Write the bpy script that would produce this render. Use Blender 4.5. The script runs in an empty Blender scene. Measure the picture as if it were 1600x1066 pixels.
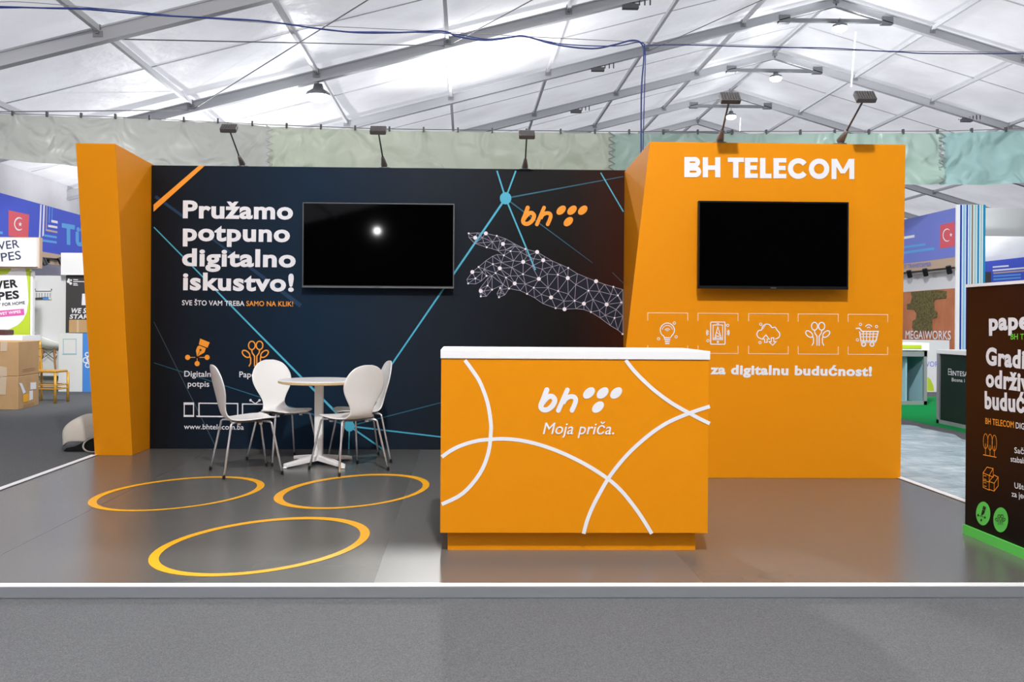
import bpy, math, random
from mathutils import Vector, Matrix
from mathutils.geometry import delaunay_2d_cdt

SC = bpy.context.scene
COL = SC.collection
random.seed(4)

# ------------------------------------------------------------------ camera
FPX, PPX, PPY, CAMH = 1400.0, 761.0, 503.0, 1.25
TH, RHO = 0.0238, 0.0065
CF = Vector((math.sin(TH), math.cos(TH), 0))
CR = Vector((math.cos(TH), -math.sin(TH), 0))
CU = Vector((0, 0, 1))
CI = CR * math.cos(RHO) + CU * math.sin(RHO)
CJ = -CR * math.sin(RHO) + CU * math.cos(RHO)
CC = Vector((0, 0, CAMH))
cd = bpy.data.cameras.new('camera')
cam = bpy.data.objects.new('camera', cd)
COL.objects.link(cam)
cam.matrix_world = Matrix(((CI.x, CJ.x, -CF.x, CC.x), (CI.y, CJ.y, -CF.y, CC.y), (CI.z, CJ.z, -CF.z, CC.z), (0, 0, 0, 1)))
cd.sensor_fit = 'HORIZONTAL'
cd.sensor_width = 36.0
cd.lens = FPX * 36.0 / 1600.0
cd.shift_x = (800 - PPX) / 1600.0
cd.shift_y = -(533 - PPY) / 1600.0
cd.clip_end = 300
SC.camera = cam

# ------------------------------------------------------------------ world, exposure
w = bpy.data.worlds.new('world')
SC.world = w
w.use_nodes = True
bg = w.node_tree.nodes['Background']
bg.inputs[0].default_value = (0.93, 0.96, 1.0, 1)
bg.inputs[1].default_value = 1.25
vs = SC.view_settings
vs.view_transform = 'Standard'
vs.look = 'None'
vs.gamma = 1.0
vs.use_curve_mapping = False
vs.exposure = 0.32
SC.display_settings.display_device = 'sRGB'
cy = SC.cycles
cy.use_denoising = True
cy.max_bounces = 8
cy.diffuse_bounces = 5
cy.glossy_bounces = 4
cy.transmission_bounces = 5
cy.sample_clamp_indirect = 8.0


def lamp_light(name, kind, loc, energy, size=0.4, rot=None, color=(1, 1, 1), parent=None, spot=None):
    ld = bpy.data.lights.new(name, kind)
    ld.energy = energy
    ld.color = color
    if kind == 'AREA':
        ld.size = size
    elif kind in ('POINT', 'SPOT'):
        ld.shadow_soft_size = size
    if spot:
        ld.spot_size = spot
        ld.spot_blend = 1.0
    o = bpy.data.objects.new(name, ld)
    COL.objects.link(o)
    o.location = loc
    if rot:
        o.rotation_euler = rot
    if parent:
        o.parent = parent
        o.location = Vector(loc) - ORG[parent.name]
    return o


ORG = {}

# ------------------------------------------------------------------ materials
def lin(c):
    r = []
    for v in c[:3]:
        v = v / 255.0
        r.append(v / 12.92 if v <= 0.04045 else ((v + 0.055) / 1.055) ** 2.4)
    return (*r, 1.0)


def mat(name, rgb, rough=0.5, metal=0.0, spec=0.5, bump=None, vary=None, translucent=0.0, emit=None, coat=0.0):
    """bump=(scale, strength); vary=(scale, rgb2, contrast)"""
    m = bpy.data.materials.new(name)
    m.use_nodes = True
    nt = m.node_tree
    b = nt.nodes['Principled BSDF']
    b.inputs['Base Color'].default_value = lin(rgb)
    b.inputs['Roughness'].default_value = rough
    b.inputs['Metallic'].default_value = metal
    b.inputs['Specular IOR Level'].default_value = spec
    b.inputs['Coat Weight'].default_value = coat
    tc = nt.nodes.new('ShaderNodeTexCoord')
    colsock = None
    if vary:
        n = nt.nodes.new('ShaderNodeTexNoise')
        n.inputs['Scale'].default_value = vary[0]
        n.inputs['Detail'].default_value = 4
        nt.links.new(tc.outputs['Object'], n.inputs['Vector'])
        mr = nt.nodes.new('ShaderNodeMapRange')
        mr.inputs[1].default_value = 0.5 - vary[2]
        mr.inputs[2].default_value = 0.5 + vary[2]
        nt.links.new(n.outputs['Fac'], mr.inputs[0])
        mx = nt.nodes.new('ShaderNodeMix')
        mx.data_type = 'RGBA'
        mx.inputs[6].default_value = lin(rgb)
        mx.inputs[7].default_value = lin(vary[1])
        nt.links.new(mr.outputs[0], mx.inputs[0])
        nt.links.new(mx.outputs[2], b.inputs['Base Color'])
        colsock = mx.outputs[2]
    if bump:
        n = nt.nodes.new('ShaderNodeTexNoise')
        n.inputs['Scale'].default_value = bump[0]
        n.inputs['Detail'].default_value = bump[3] if len(bump) > 3 else 5
        n.inputs['Distortion'].default_value = bump[4] if len(bump) > 4 else 0
        nt.links.new(tc.outputs['Object'], n.inputs['Vector'])
        bp = nt.nodes.new('ShaderNodeBump')
        bp.inputs['Strength'].default_value = bump[1]
        bp.inputs['Distance'].default_value = bump[2] if len(bump) > 2 else 0.01
        nt.links.new(n.outputs['Fac'], bp.inputs['Height'])
        nt.links.new(bp.outputs[0], b.inputs['Normal'])
    if emit:
        b.inputs['Emission Color'].default_value = lin(emit[0])
        b.inputs['Emission Strength'].default_value = emit[1]
    if translucent:
        t = nt.nodes.new('ShaderNodeBsdfTranslucent')
        t.inputs['Color'].default_value = lin(rgb)
        if bump:
            nt.links.new(bp.outputs[0], t.inputs['Normal'])
        if colsock:
            nt.links.new(colsock, t.inputs['Color'])
        ms = nt.nodes.new('ShaderNodeMixShader')
        ms.inputs[0].default_value = translucent
        nt.links.new(b.outputs[0], ms.inputs[1])
        nt.links.new(t.outputs[0], ms.inputs[2])
        nt.links.new(ms.outputs[0], nt.nodes['Material Output'].inputs[0])
    return m


ORANGE = (229, 143, 10)
M = dict(
    orange=mat('orange_print', ORANGE, 0.5, spec=0.16),
    orange2=mat('orange_ink', (250, 160, 50), 0.5, spec=0.3),
    white=mat('white_print', (238, 238, 243), 0.5, spec=0.3),
    laminate=mat('white_laminate', (249, 249, 250), 0.35),
    chairw=mat('white_lacquer', (249, 249, 248), 0.3),
    tablew=mat('white_steel', (248, 248, 248), 0.35),
    tableedge=mat('plywood_edge', (214, 186, 140), 0.5),
    chrome=mat('chrome', (226, 226, 229), 0.25, metal=0.72),
    steel=mat('grey_steel', (120, 122, 125), 0.4, metal=0.7),
    alu=mat('aluminium_trim', (172, 175, 180), 0.35, metal=0.5, bump=(40, 0.1)),
    lip=mat('highlight_lip', (244, 244, 246), 0.4, metal=0.1),  # whiter than the trim: the edge highlight is put into its colour
    beam=mat('aluminium_beam', (192, 193, 197), 0.5, metal=0.1, bump=(6, 0.05)),
    purlin=mat('pale_purlin', (208, 208, 211), 0.5),
    bracket=mat('grey_bracket', (150, 151, 154), 0.5, metal=0.2),
    beamdark=mat('dark_fitting', (96, 97, 100), 0.5, metal=0.4),
    black=mat('black_plastic', (14, 14, 16), 0.35),
    screen=mat('screen_glass', (2, 2, 3), 0.04, spec=0.25),
    tvtrim=mat('tv_trim', (120, 122, 126), 0.3, metal=0.8),
    grip=mat('grey_plastic', (138, 136, 134), 0.6),
    floodh=mat('flood_housing', (96, 92, 92), 0.45, metal=0.4),
    floodg=mat('flood_glass', (120, 118, 116), 0.2),
    carpet=mat('grey_carpet', (84, 85, 88), 0.95, spec=0.1, bump=(260, 0.5, 0.006), vary=(190, (108, 110, 112), 0.16)),
    roof=mat('tent_membrane', (226, 225, 228), 0.45, spec=0.4, bump=(0.8, 0.5, 0.25), translucent=0.5, vary=(0.45, (202, 200, 203), 0.22)),
    seam=mat('membrane_seam', (214, 213, 216), 0.6, translucent=0.4),
    cyan=mat('cyan_ink', (78, 178, 208), 0.5, spec=0.3),
    cyandim=mat('dim_cyan_ink', (44, 100, 124), 0.5, spec=0.3),
    bluedim=mat('dim_blue_ink', (20, 54, 84), 0.5, spec=0.3),
    greydim=mat('dim_grey_ink', (62, 80, 90), 0.5, spec=0.3),
    net=mat('network_ink', (168, 166, 184), 0.5, spec=0.3),
    nodes=mat('node_ink', (244, 242, 250), 0.5, spec=0.3),
    ring=mat('yellow_ring', (252, 180, 24), 0.35),
    cable=mat('blue_cable', (42, 62, 128), 0.5),
    wire=mat('steel_wire', (150, 150, 154), 0.5, metal=0.3),
    card=mat('cardboard', (196, 160, 118), 0.85, spec=0.15, bump=(30, 0.1), vary=(3, (186, 150, 108), 0.2)),
    tape=mat('packing_tape', (205, 184, 158), 0.25),
    gold=mat('gold_paint', (206, 156, 58), 0.35, metal=0.2),
    wood=mat('beech_wood', (166, 112, 66), 0.5),
    panel=mat('white_panel', (226, 226, 229), 0.5),
    tan=mat('tan_board', (198, 172, 150), 0.6),
    blue=mat('blue_print', (74, 92, 206), 0.5, spec=0.3),
    bluer=mat('lilac_blue_print', (120, 132, 214), 0.5, spec=0.3),
    sky=mat('light_blue_print', (96, 170, 232), 0.5),
    red=mat('red_print', (224, 92, 104), 0.5),
    navy=mat('navy_ink', (54, 62, 92), 0.5),
    ink=mat('black_ink', (20, 20, 24), 0.5),
    lime=mat('lime_print', (186, 208, 48), 0.5),
    pink=mat('pink_print', (216, 92, 170), 0.5),
    charcoal=mat('charcoal_print', (62, 58, 62), 0.5),
    cobalt=mat('cobalt_print', (72, 140, 224), 0.5),
    brown=mat('brown_print', (50, 22, 8), 0.4, spec=0.3),
    green=mat('green_base', (92, 206, 86), 0.45),
    greencarpet=mat('green_carpet', (10, 132, 66), 0.95, spec=0.1, bump=(120, 0.5)),
    bottle=mat('dark_green_print', (22, 44, 34), 0.3, spec=0.15),
    woodprint=mat('timber_print', (206, 132, 88), 0.5, vary=(2.5, (176, 100, 66), 0.25)),
    moss=mat('moss', (134, 122, 70), 0.95, bump=(60, 1.0, 0.03), vary=(26, (84, 78, 48), 0.15)),
    stripe1=mat('royal_blue_stripe', (0, 66, 170), 0.5),
    stripe2=mat('pale_blue_stripe', (150, 200, 230), 0.5),
    stripe3=mat('taupe_stripe', (146, 132, 120), 0.5),
    stripe4=mat('teal_stripe', (0, 140, 190), 0.5),
    stripe5=mat('mist_stripe', (176, 206, 208), 0.5),
    film=mat('plastic_film', (196, 212, 220), 0.22, spec=0.7, bump=(9, 0.6, 0.03), vary=(5, (160, 182, 192), 0.2)),
    cloth=mat('linen_bag', (206, 200, 190), 0.9, spec=0.1, bump=(90, 0.3)),
    aqua=mat('aqua_panel', (150, 186, 200), 0.4),
    greyfab=mat('grey_fabric', (168, 170, 170), 0.9, spec=0.1, bump=(1.5, 0.4, 0.1)),
    whitefab=mat('white_fabric', (236, 236, 238), 0.9, spec=0.1, bump=(1.2, 0.6, 0.15)),
    frontdark=mat('dark_gable', (34, 34, 36), 0.9, spec=0.05),
    lampglow=mat('lamp_glow', (255, 255, 255), 0.5, emit=((235, 248, 255), 14.0)),
    tubeglow=mat('pale_cord', (244, 246, 250), 0.5),
)


def navy_wall():
    """printed backdrop: dark navy in the middle, near-black at one end and brown-black at the other (ink, not shade)"""
    m = mat('navy_graphic', (26, 36, 50), 0.5, spec=0.12)
    nt = m.node_tree
    b = nt.nodes['Principled BSDF']
    tc = nt.nodes.new('ShaderNodeTexCoord')
    sp = nt.nodes.new('ShaderNodeSeparateXYZ')
    nt.links.new(tc.outputs['Object'], sp.inputs[0])
    mr = nt.nodes.new('ShaderNodeMapRange')
    mr.inputs[1].default_value = 0.0
    mr.inputs[2].default_value = 4.6
    nt.links.new(sp.outputs[0], mr.inputs[0])
    cr = nt.nodes.new('ShaderNodeValToRGB')
    e = cr.color_ramp.elements
    e[0].position = 0.0
    e[0].color = lin((18, 19, 22))
    e[1].position = 1.0
    e[1].color = lin((50, 18, 5))
    for p, c in ((0.14, (16, 28, 42)), (0.34, (14, 36, 56)), (0.55, (26, 36, 48)), (0.78, (19, 21, 25)), (0.88, (20, 17, 17))):
        x = cr.color_ramp.elements.new(p)
        x.color = lin(c)
    nt.links.new(mr.outputs[0], cr.inputs[0])
    nt.links.new(cr.outputs[0], b.inputs['Base Color'])
    return m


def brown_banner():
    """printed banner ground running from dark brown at the head to black at the foot"""
    m = mat('brown_print', (44, 18, 6), 0.45, spec=0.12)
    nt = m.node_tree
    tc = nt.nodes.new('ShaderNodeTexCoord')
    sp = nt.nodes.new('ShaderNodeSeparateXYZ')
    nt.links.new(tc.outputs['Object'], sp.inputs[0])
    cr = nt.nodes.new('ShaderNodeValToRGB')
    e = cr.color_ramp.elements
    e[0].position, e[0].color = 0.15, lin((12, 10, 10))
    e[1].position, e[1].color = 0.85, lin((48, 20, 6))
    nt.links.new(sp.outputs[2], cr.inputs[0])
    nt.links.new(cr.outputs[0], nt.nodes['Principled BSDF'].inputs['Base Color'])
    return m


M['brown'] = brown_banner()
M['navywall'] = navy_wall()

def platform_mat():
    m = mat('grey_laminate_floor', (90, 90, 87), 0.27, spec=0.9, vary=(1.2, (98, 98, 95), 0.3))
    return m


M['platform'] = platform_mat()
M['platform2'] = mat('pale_laminate_sheet', (98, 98, 96), 0.31, spec=0.9)

# ------------------------------------------------------------------ geometry helpers
def at(px, py, plane):
    """point of a plane ('x'|'y'|'z', value) or (point, normal) seen in the photograph at px, py"""
    d = CF + CI * ((px - PPX) / FPX) - CJ * ((py - PPY) / FPX)
    if isinstance(plane[0], str):
        i = 'xyz'.index(plane[0])
        return CC + d * ((plane[1] - CC[i]) / d[i])
    p, n = plane
    return CC + d * ((p - CC).dot(n) / d.dot(n))


def pnormal(plane):
    if isinstance(plane[0], str):
        n = Vector((0, 0, 0))
        n['xyz'.index(plane[0])] = 1
        p = Vector((0, 0, 0))
        p['xyz'.index(plane[0])] = plane[1]
    else:
        p, n = plane
    n = n.normalized()
    return n if (CC - p).dot(n) > 0 else -n


class MB:
    def __init__(self):
        self.v, self.f = [], []
        self.layer = 0

    def add(self, vs, fs):
        o = len(self.v)
        self.v += [Vector(x) for x in vs]
        self.f += [tuple(i + o for i in f) for f in fs]
        return self

    def hexa(self, p):
        """8 points: bottom ring 0-3, top ring 4-7"""
        return self.add(p, [(3, 2, 1, 0), (4, 5, 6, 7), (0, 1, 5, 4), (1, 2, 6, 5), (2, 3, 7, 6), (3, 0, 4, 7)])

    def box(self, x0, x1, y0, y1, z0, z1):
        return self.hexa([(x0, y0, z0), (x1, y0, z0), (x1, y1, z0), (x0, y1, z0), (x0, y0, z1), (x1, y0, z1), (x1, y1, z1), (x0, y1, z1)])

    def bar(self, a, b, wdt, hgt, up=(0, 0, 1)):
        a, b = Vector(a), Vector(b)
        d = (b - a).normalized()
        s = d.cross(Vector(up)).normalized() * wdt / 2
        u = s.cross(d).normalized() * hgt / 2
        return self.hexa([a - s - u, a + s - u, b + s - u, b - s - u, a - s + u, a + s + u, b + s + u, b - s + u])

    def tube(self, pts, r, n=8, cap=True, closed=False):
        pts = [Vector(p) for p in pts]
        rs = r if isinstance(r, (list, tuple)) else [r] * len(pts)
        ref = None
        vs, fs = [], []
        m = len(pts)
        for i, p in enumerate(pts):
            t = (pts[min(i + 1, m - 1)] - pts[max(i - 1, 0)]).normalized()
            if ref is None:
                ref = Vector((0, 0, 1)) if abs(t.z) < 0.9 else Vector((1, 0, 0))
            s = t.cross(ref).normalized()
            u = s.cross(t).normalized()
            ref = u
            for k in range(n):
                a = 2 * math.pi * k / n
                vs.append(p + (s * math.cos(a) + u * math.sin(a)) * rs[i])
        for i in range(m - 1):
            for k in range(n):
                fs.append((i * n + k, i * n + (k + 1) % n, (i + 1) * n + (k + 1) % n, (i + 1) * n + k))
        if cap:
            fs.append(tuple(reversed(range(n))))
            fs.append(tuple((m - 1) * n + k for k in range(n)))
        return self.add(vs, fs)

    def lathe(self, c, prof, n=24):
        """profile [(r, z)] about the vertical through c"""
        c = Vector(c)
        vs, fs = [], []
        for r, z in prof:
            for k in range(n):
                a = 2 * math.pi * k / n
                vs.append(c + Vector((r * math.cos(a), r * math.sin(a), z)))
        for i in range(len(prof) - 1):
            for k in range(n):
                fs.append((i * n + k, i * n + (k + 1) % n, (i + 1) * n + (k + 1) % n, (i + 1) * n + k))
        fs.append(tuple(reversed(range(n))))
        fs.append(tuple((len(prof) - 1) * n + k for k in range(n)))
        return self.add(vs, fs)

    def ribbon(self, pts, wdt, nrm, closed=False):
        """flat printed line of world points on a plane of normal nrm"""
        pts = [Vector(p) for p in pts]
        m = len(pts)
        ws = wdt if isinstance(wdt, (list, tuple)) else [wdt] * m
        L, Rr = [], []
        for i, p in enumerate(pts):
            a = pts[i - 1] if (i > 0 or closed) else None
            b = pts[(i + 1) % m] if (i < m - 1 or closed) else None
            d1 = (p - a).normalized() if a is not None else None
            d2 = (b - p).normalized() if b is not None else None
            d1 = d1 or d2
            d2 = d2 or d1
            t = d1 + d2
            t = t.normalized() if t.length > 1e-6 else d1
            s = nrm.cross(t).normalized()
            c = max(0.35, s.dot(nrm.cross(d1).normalized()))
            h = ws[i] / 2 / c
            L.append(p + s * h)
            Rr.append(p - s * h)
        fs = []
        k = m if closed else m - 1
        for i in range(k):
            j = (i + 1) % m
            fs.append((i, m + i, m + j, j))
        return self.add(L + Rr, fs)

    # ---- in photo coordinates on a plane
    def rib(self, plane, pts, wpx, closed=False, off=0.002):
        n = pnormal(plane)
        self.layer += 1
        m = len(pts)
        ps = [at(x, y, plane) + n * (off + 6e-5 * (self.layer % 9 + i / m)) for i, (x, y) in enumerate(pts)]
        dep = (ps[0] - CC).dot(CF)
        wd = [v * dep / FPX for v in wpx] if isinstance(wpx, (list, tuple)) else wpx * dep / FPX
        return self.ribbon(ps, wd, n, closed)

    def poly(self, plane, pts, off=0.002):
        n = pnormal(plane)
        self.layer += 1
        ps = [at(x, y, plane) + n * (off + 6e-5 * (self.layer % 9)) for x, y in pts]
        nn = Vector((0, 0, 0))
        for i in range(len(ps)):
            nn += ps[i].cross(ps[(i + 1) % len(ps)])
        if nn.dot(n) < 0:
            ps.reverse()
        return self.add(ps, [tuple(range(len(ps)))])

    def oval(self, plane, cx, cy_, a, b, ph=0.0, off=0.002, n=28):
        return self.poly(plane, [(cx + a * math.cos(t), cy_ + b * math.sin(t + ph)) for t in [2 * math.pi * k / n for k in range(n)]], off)

    def build(self, name, material, parent=None, smooth=False, label=None, local=False, mods=None, kind=None):
        org = Vector((0, 0, 0))
        if parent is not None and not local:
            org = ORG[parent.name]
        me = bpy.data.meshes.new(name)
        me.from_pydata([tuple(v - org) for v in self.v], [], self.f)
        me.update()
        if smooth:
            me.polygons.foreach_set('use_smooth', [True] * len(me.polygons))
        o = bpy.data.objects.new(name, me)
        COL.objects.link(o)
        me.materials.append(M[material] if isinstance(material, str) else material)
        ORG[o.name] = org
        if parent is not None:
            o.parent = parent
        if label:
            o['label'] = label
        if kind:
            o['kind'] = kind
        if mods:
            mods(o)
        return o


def bevel(wd=0.004, seg=2):
    def f(o):
        m = o.modifiers.new('bevel', 'BEVEL')
        m.width = wd
        m.segments = seg
        m.limit_method = 'ANGLE'
    return f


def tag(o, label, cat, group=None, kind=None):
    o['label'] = label
    o['category'] = cat
    if group:
        o['group'] = group
    if kind:
        o['kind'] = kind
    return o


def thing(name, label, cat, loc=(0, 0, 0), group=None, kind=None):
    o = bpy.data.objects.new(name, None)
    COL.objects.link(o)
    o.location = loc
    o.empty_display_size = 0.1
    ORG[o.name] = Vector(loc)
    return tag(o, label, cat, group, kind)


def copy_tree(o, loc, rz):
    c = o.copy()
    COL.objects.link(c)
    c.location = loc
    c.rotation_euler = (0, 0, rz)
    for ch in list(o.children):
        d = ch.copy()
        COL.objects.link(d)
        d.parent = c
        for g in list(ch.children):
            e = g.copy()
            COL.objects.link(e)
            e.parent = d
    return c


# lettering ---------------------------------------------------------------
_cap = {}


def glyphs(s, bold):
    c = bpy.data.curves.new('lettering', 'FONT')
    c.body = s
    c.size = 1.0
    c.bevel_depth = bold
    c.bevel_resolution = 1
    c.space_character = 1.0 + bold * 2.0
    c.resolution_u = 4
    o = bpy.data.objects.new('lettering', c)
    COL.objects.link(o)
    dg = bpy.context.evaluated_depsgraph_get()
    me = bpy.data.meshes.new_from_object(o.evaluated_get(dg))
    vs = [v.co.copy() for v in me.vertices]
    fs = [tuple(p.vertices) for p in me.polygons]
    bpy.data.objects.remove(o)
    bpy.data.curves.remove(c)
    bpy.data.meshes.remove(me)
    return vs, fs


def text(mb, s, plane, left, right, cap_px, bold=0.0, shear=0.0, off=0.003):
    """line of lettering whose baseline runs from left to right (photo px on the plane)"""
    if bold not in _cap:
        hv, _ = glyphs('H', bold)
        _cap[bold] = (min(v.y for v in hv), max(v.y for v in hv))
    y0, y1 = _cap[bold]
    vs, fs = glyphs(s, bold)
    x0, x1 = min(v.x for v in vs), max(v.x for v in vs)
    n = pnormal(plane)
    a, b = at(*left, plane), at(*right, plane)
    t = at(left[0], left[1] - cap_px, plane)
    xd = b - a
    wdt = xd.length
    xd = xd.normalized()
    ud = n.cross(xd).normalized()
    if ud.dot(t - a) < 0:
        ud = -ud
    sc = abs((t - a).dot(ud)) / (y1 - y0)
    kx = wdt / (x1 - x0)
    zs = max(1e-6, max(abs(v.z) for v in vs))
    out = []
    for v in vs:
        yy = (v.y - y0) * sc
        out.append(a + xd * ((v.x - x0) * kx + shear * yy) + ud * yy + n * (off + v.z / zs * 0.00012))
    mb.add(out, fs)
    return mb


def arc(cx, cy_, r, a0, a1, n=10, ry=None):
    ry = ry or r
    return [(cx + r * math.cos(math.radians(a0 + (a1 - a0) * k / n)), cy_ + ry * math.sin(math.radians(a0 + (a1 - a0) * k / n))) for k in range(n + 1)]


def spline(pts, n=8, closed=False):
    out = []
    m = len(pts)
    rng = range(m) if closed else range(m - 1)
    for i in rng:
        if closed:
            p0, p1, p2, p3 = pts[i - 1], pts[i], pts[(i + 1) % m], pts[(i + 2) % m]
        else:
            p0, p1, p2, p3 = pts[max(i - 1, 0)], pts[i], pts[i + 1], pts[min(i + 2, m - 1)]
        for k in range(n):
            t = k / n
            out.append(tuple(0.5 * ((2 * b) + (-a + c) * t + (2 * a - 5 * b + 4 * c - d) * t * t + (-a + 3 * b - 3 * c + d) * t ** 3) for a, b, c, d in zip(p0, p1, p2, p3)))
    if not closed:
        out.append(tuple(pts[-1]))
    return out


def logo(mb, plane, x0, y0, sx, sy):
    """slanted two-letter mark with four ovals; reference box 190-1430 x 145-520"""
    def T(p):
        return (x0 + (p[0] - 190) * sx, y0 + (p[1] - 145) * sy)
    wpx = 76 * sx
    b = spline([(322, 182), (280, 300), (236, 415), (262, 468), (330, 472), (405, 415), (440, 335), (405, 282), (345, 285), (285, 340), (240, 405)], 6)
    mb.rib(plane, [T(p) for p in b], wpx)
    mb.oval(plane, *T((322, 182)), 38 * sx, 38 * sy)
    mb.rib(plane, [T((625, 182)), T((492, 486))], wpx * .9)
    h = spline([(560, 380), (600, 315), (665, 282), (728, 290), (748, 335), (730, 400), (692, 484)], 6)
    mb.rib(plane, [T(p) for p in h], wpx * .92)
    for p in ((625, 182), (492, 486), (692, 484)):
        mb.oval(plane, *T(p), 34 * sx, 34 * sy)
    for cx, cy_ in ((942, 228), (1143, 228), (1342, 228), (1075, 435)):
        mb.oval(plane, *T((cx, cy_)), 88 * sx, 85 * sy, -0.42)
    return mb


# ------------------------------------------------------------------ setting: floor, tent
CZ = -0.05
XL, XR, Y0, Y1 = -11.0, 31.6, -25.0, 50.0
RX, RZ, SL, SR = 10.35, 10.42, 0.265, 0.292
ZL, ZR = RZ - SL * (RX - XL), RZ - SR * (XR - RX)


def roof_z(x):
    return RZ - (SL * (RX - x) if x < RX else SR * (x - RX))


floor = MB().box(XL, XR, Y0, Y1, CZ - 0.1, CZ).build('floor', 'carpet', kind='structure')
tag(floor, 'flat grey needle-felt carpet covering the hall ground', 'floor', kind='structure')

mb = MB()
NX = [XL + (RX - XL) * k / 22 for k in range(23)] + [RX + (XR - RX) * k / 22 for k in range(1, 23)]
NY = [Y0 + (Y1 - Y0) * k / 60 for k in range(61)]
vs_ = []
for yy in NY:
    for xx in NX:
        bay = ((yy % 5.0) / 5.0)
        sag = 0.06 * math.sin(math.pi * bay) * (1 if abs(xx - RX) > .3 and abs(xx - XL) > .3 and abs(xx - XR) > .3 else 0)
        vs_.append((xx, yy, roof_z(xx) + 0.16 - sag))
fs_ = []
nx = len(NX)
for j in range(len(NY) - 1):
    for i in range(nx - 1):
        fs_.append((j * nx + i, (j + 1) * nx + i, (j + 1) * nx + i + 1, j * nx + i + 1))
ceiling = mb.add(vs_, fs_).build('ceiling', 'roof', smooth=True, kind='structure')
tag(ceiling, 'white translucent tent membrane pitched over the whole hall', 'ceiling', kind='structure')
for yc in (12.5, 17.5, 22.5, 27.5, 32.5):
    mb = MB()
    for xa, xb in ((XL + .2, RX - .2), (RX + .2, XR - .2)):
        mb.bar((xa, yc, roof_z(xa) + 0.085), (xb, yc, roof_z(xb) + 0.085), 0.05, 0.006)
    mb.build('membrane_seam', 'seam', ceiling)

for nm, b_, lb in (('wall_left', (XL - .03, XL, Y0, Y1, CZ, ZL + .2), 'white translucent side wall of the tent beyond the blue fascia stand'),
                   ('wall_right', (XR, XR + .03, Y0, Y1, CZ, ZR + .2), 'white translucent side wall of the tent on its far side')):
    tag(MB().box(*b_).build(nm, 'roof', kind='structure'), lb, 'wall', kind='structure')
for nm, yy, lb in (('wall_back', Y1, 'white gable wall closing the far end of the tent'), ('wall_front', Y0, 'dark gable wall closing the near end of the tent behind the viewer')):
    mb = MB()
    p = [(XL, CZ), (XR, CZ), (XR, ZR + .18), (RX, RZ + .16), (XL, ZL + .18)]
    mb.add([(x, yy, z) for x, z in p] + [(x, yy + .03, z) for x, z in p], [(0, 1, 2, 3, 4), (9, 8, 7, 6, 5)] + [(i, (i + 1) % 5, 5 + (i + 1) % 5, 5 + i) for i in range(5)])
    tag(mb.build(nm, 'roof' if nm == 'wall_back' else 'frontdark', kind='structure'), lb, 'wall', kind='structure')

PURL = [-8.85, -6.1, -3.34, -0.45, 2.25, 5.0, 7.72, 10.35, 13.1, 15.72, 18.4, 21.1]
ORD = ['first', 'second', 'third', 'fourth', 'fifth', 'sixth', 'seventh', 'eighth', 'ninth', 'tenth', 'eleventh', 'twelfth']
for k, yr in enumerate((15, 20, 25, 30, 35, 40, 45)):
    r = thing('roof_rafter', '%s pitched aluminium roof rafter counting away from the viewer' % ORD[k], 'rafter', (XL, yr, ZL), 'pitched roof rafters', 'structure')
    for xa, xb in ((XL, RX), (RX, XR)):
        n = MB()
        za, zb = roof_z(xa), roof_z(xb)
        n.bar((xa, yr, za - .11), (xb, yr, zb - .11), 0.12, 0.22)
        n.bar((xa, yr, za + .005), (xb, yr, zb + .005), 0.16, 0.03)
        n.bar((xa, yr, za - .225), (xb, yr, zb - .225), 0.16, 0.025)
        n.build('beam', 'beam', r)
    for x in PURL:
        z = roof_z(x)
        MB().box(x - .08, x + .08, yr - .075, yr - .062, z - .15, z - .05).box(x - .05, x + .05, yr - .1, yr + .1, z - .03, z + .05).box(x - .03, x + .03, yr - .11, yr - .06, z - .1, z - .06).build('bracket', 'bracket', r)
    if yr >= 25:
        z = roof_z(RX) - .62
        MB().box(RX - 1.45, RX + 1.45, yr - .05, yr + .05, z - .06, z + .04).build('collar_tie', 'steel', r)
        MB().box(RX - 1.62, RX - 1.3, yr - .08, yr + .08, z - .1, z + .12).box(RX + 1.3, RX + 1.62, yr - .08, yr + .08, z - .1, z + .12).build('tie_bracket', 'steel', r)
for k, x in enumerate(PURL):
    z = roof_z(x)
    o = MB().box(x - .038, x + .038, Y0, Y1, z - .06, z + .04).build('roof_purlin', 'purlin', kind='structure')
    tag(o, '%s slim grey roof purlin counting from the low eave beyond the blue fascia' % ORD[k], 'purlin', 'roof purlins', 'structure')

for i, (a, b_) in enumerate((((-6.1, 15), (-0.45, 20)), ((-6.1, 20), (-0.45, 15)), ((-11, 15), (-6.1, 20)), ((-.45, 20), (5.0, 15)), ((5, 25), (10.35, 20)))):
    o = MB().tube([(a[0], a[1], roof_z(a[0]) - .16), (b_[0], b_[1], roof_z(b_[0]) - .16)], .012, 6).build('bracing_wire', 'wire')
    tag(o, ['thin steel bracing wire running level under the roof membrane', 'thin steel bracing wire rising across the level one', 'thin bracing wire meeting the second rafter above the green drape', 'thin bracing wire climbing from the second rafter joint', 'thin bracing wire rising to the ridge'][i], 'wire', 'roof bracing wires', 'structure')


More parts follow.
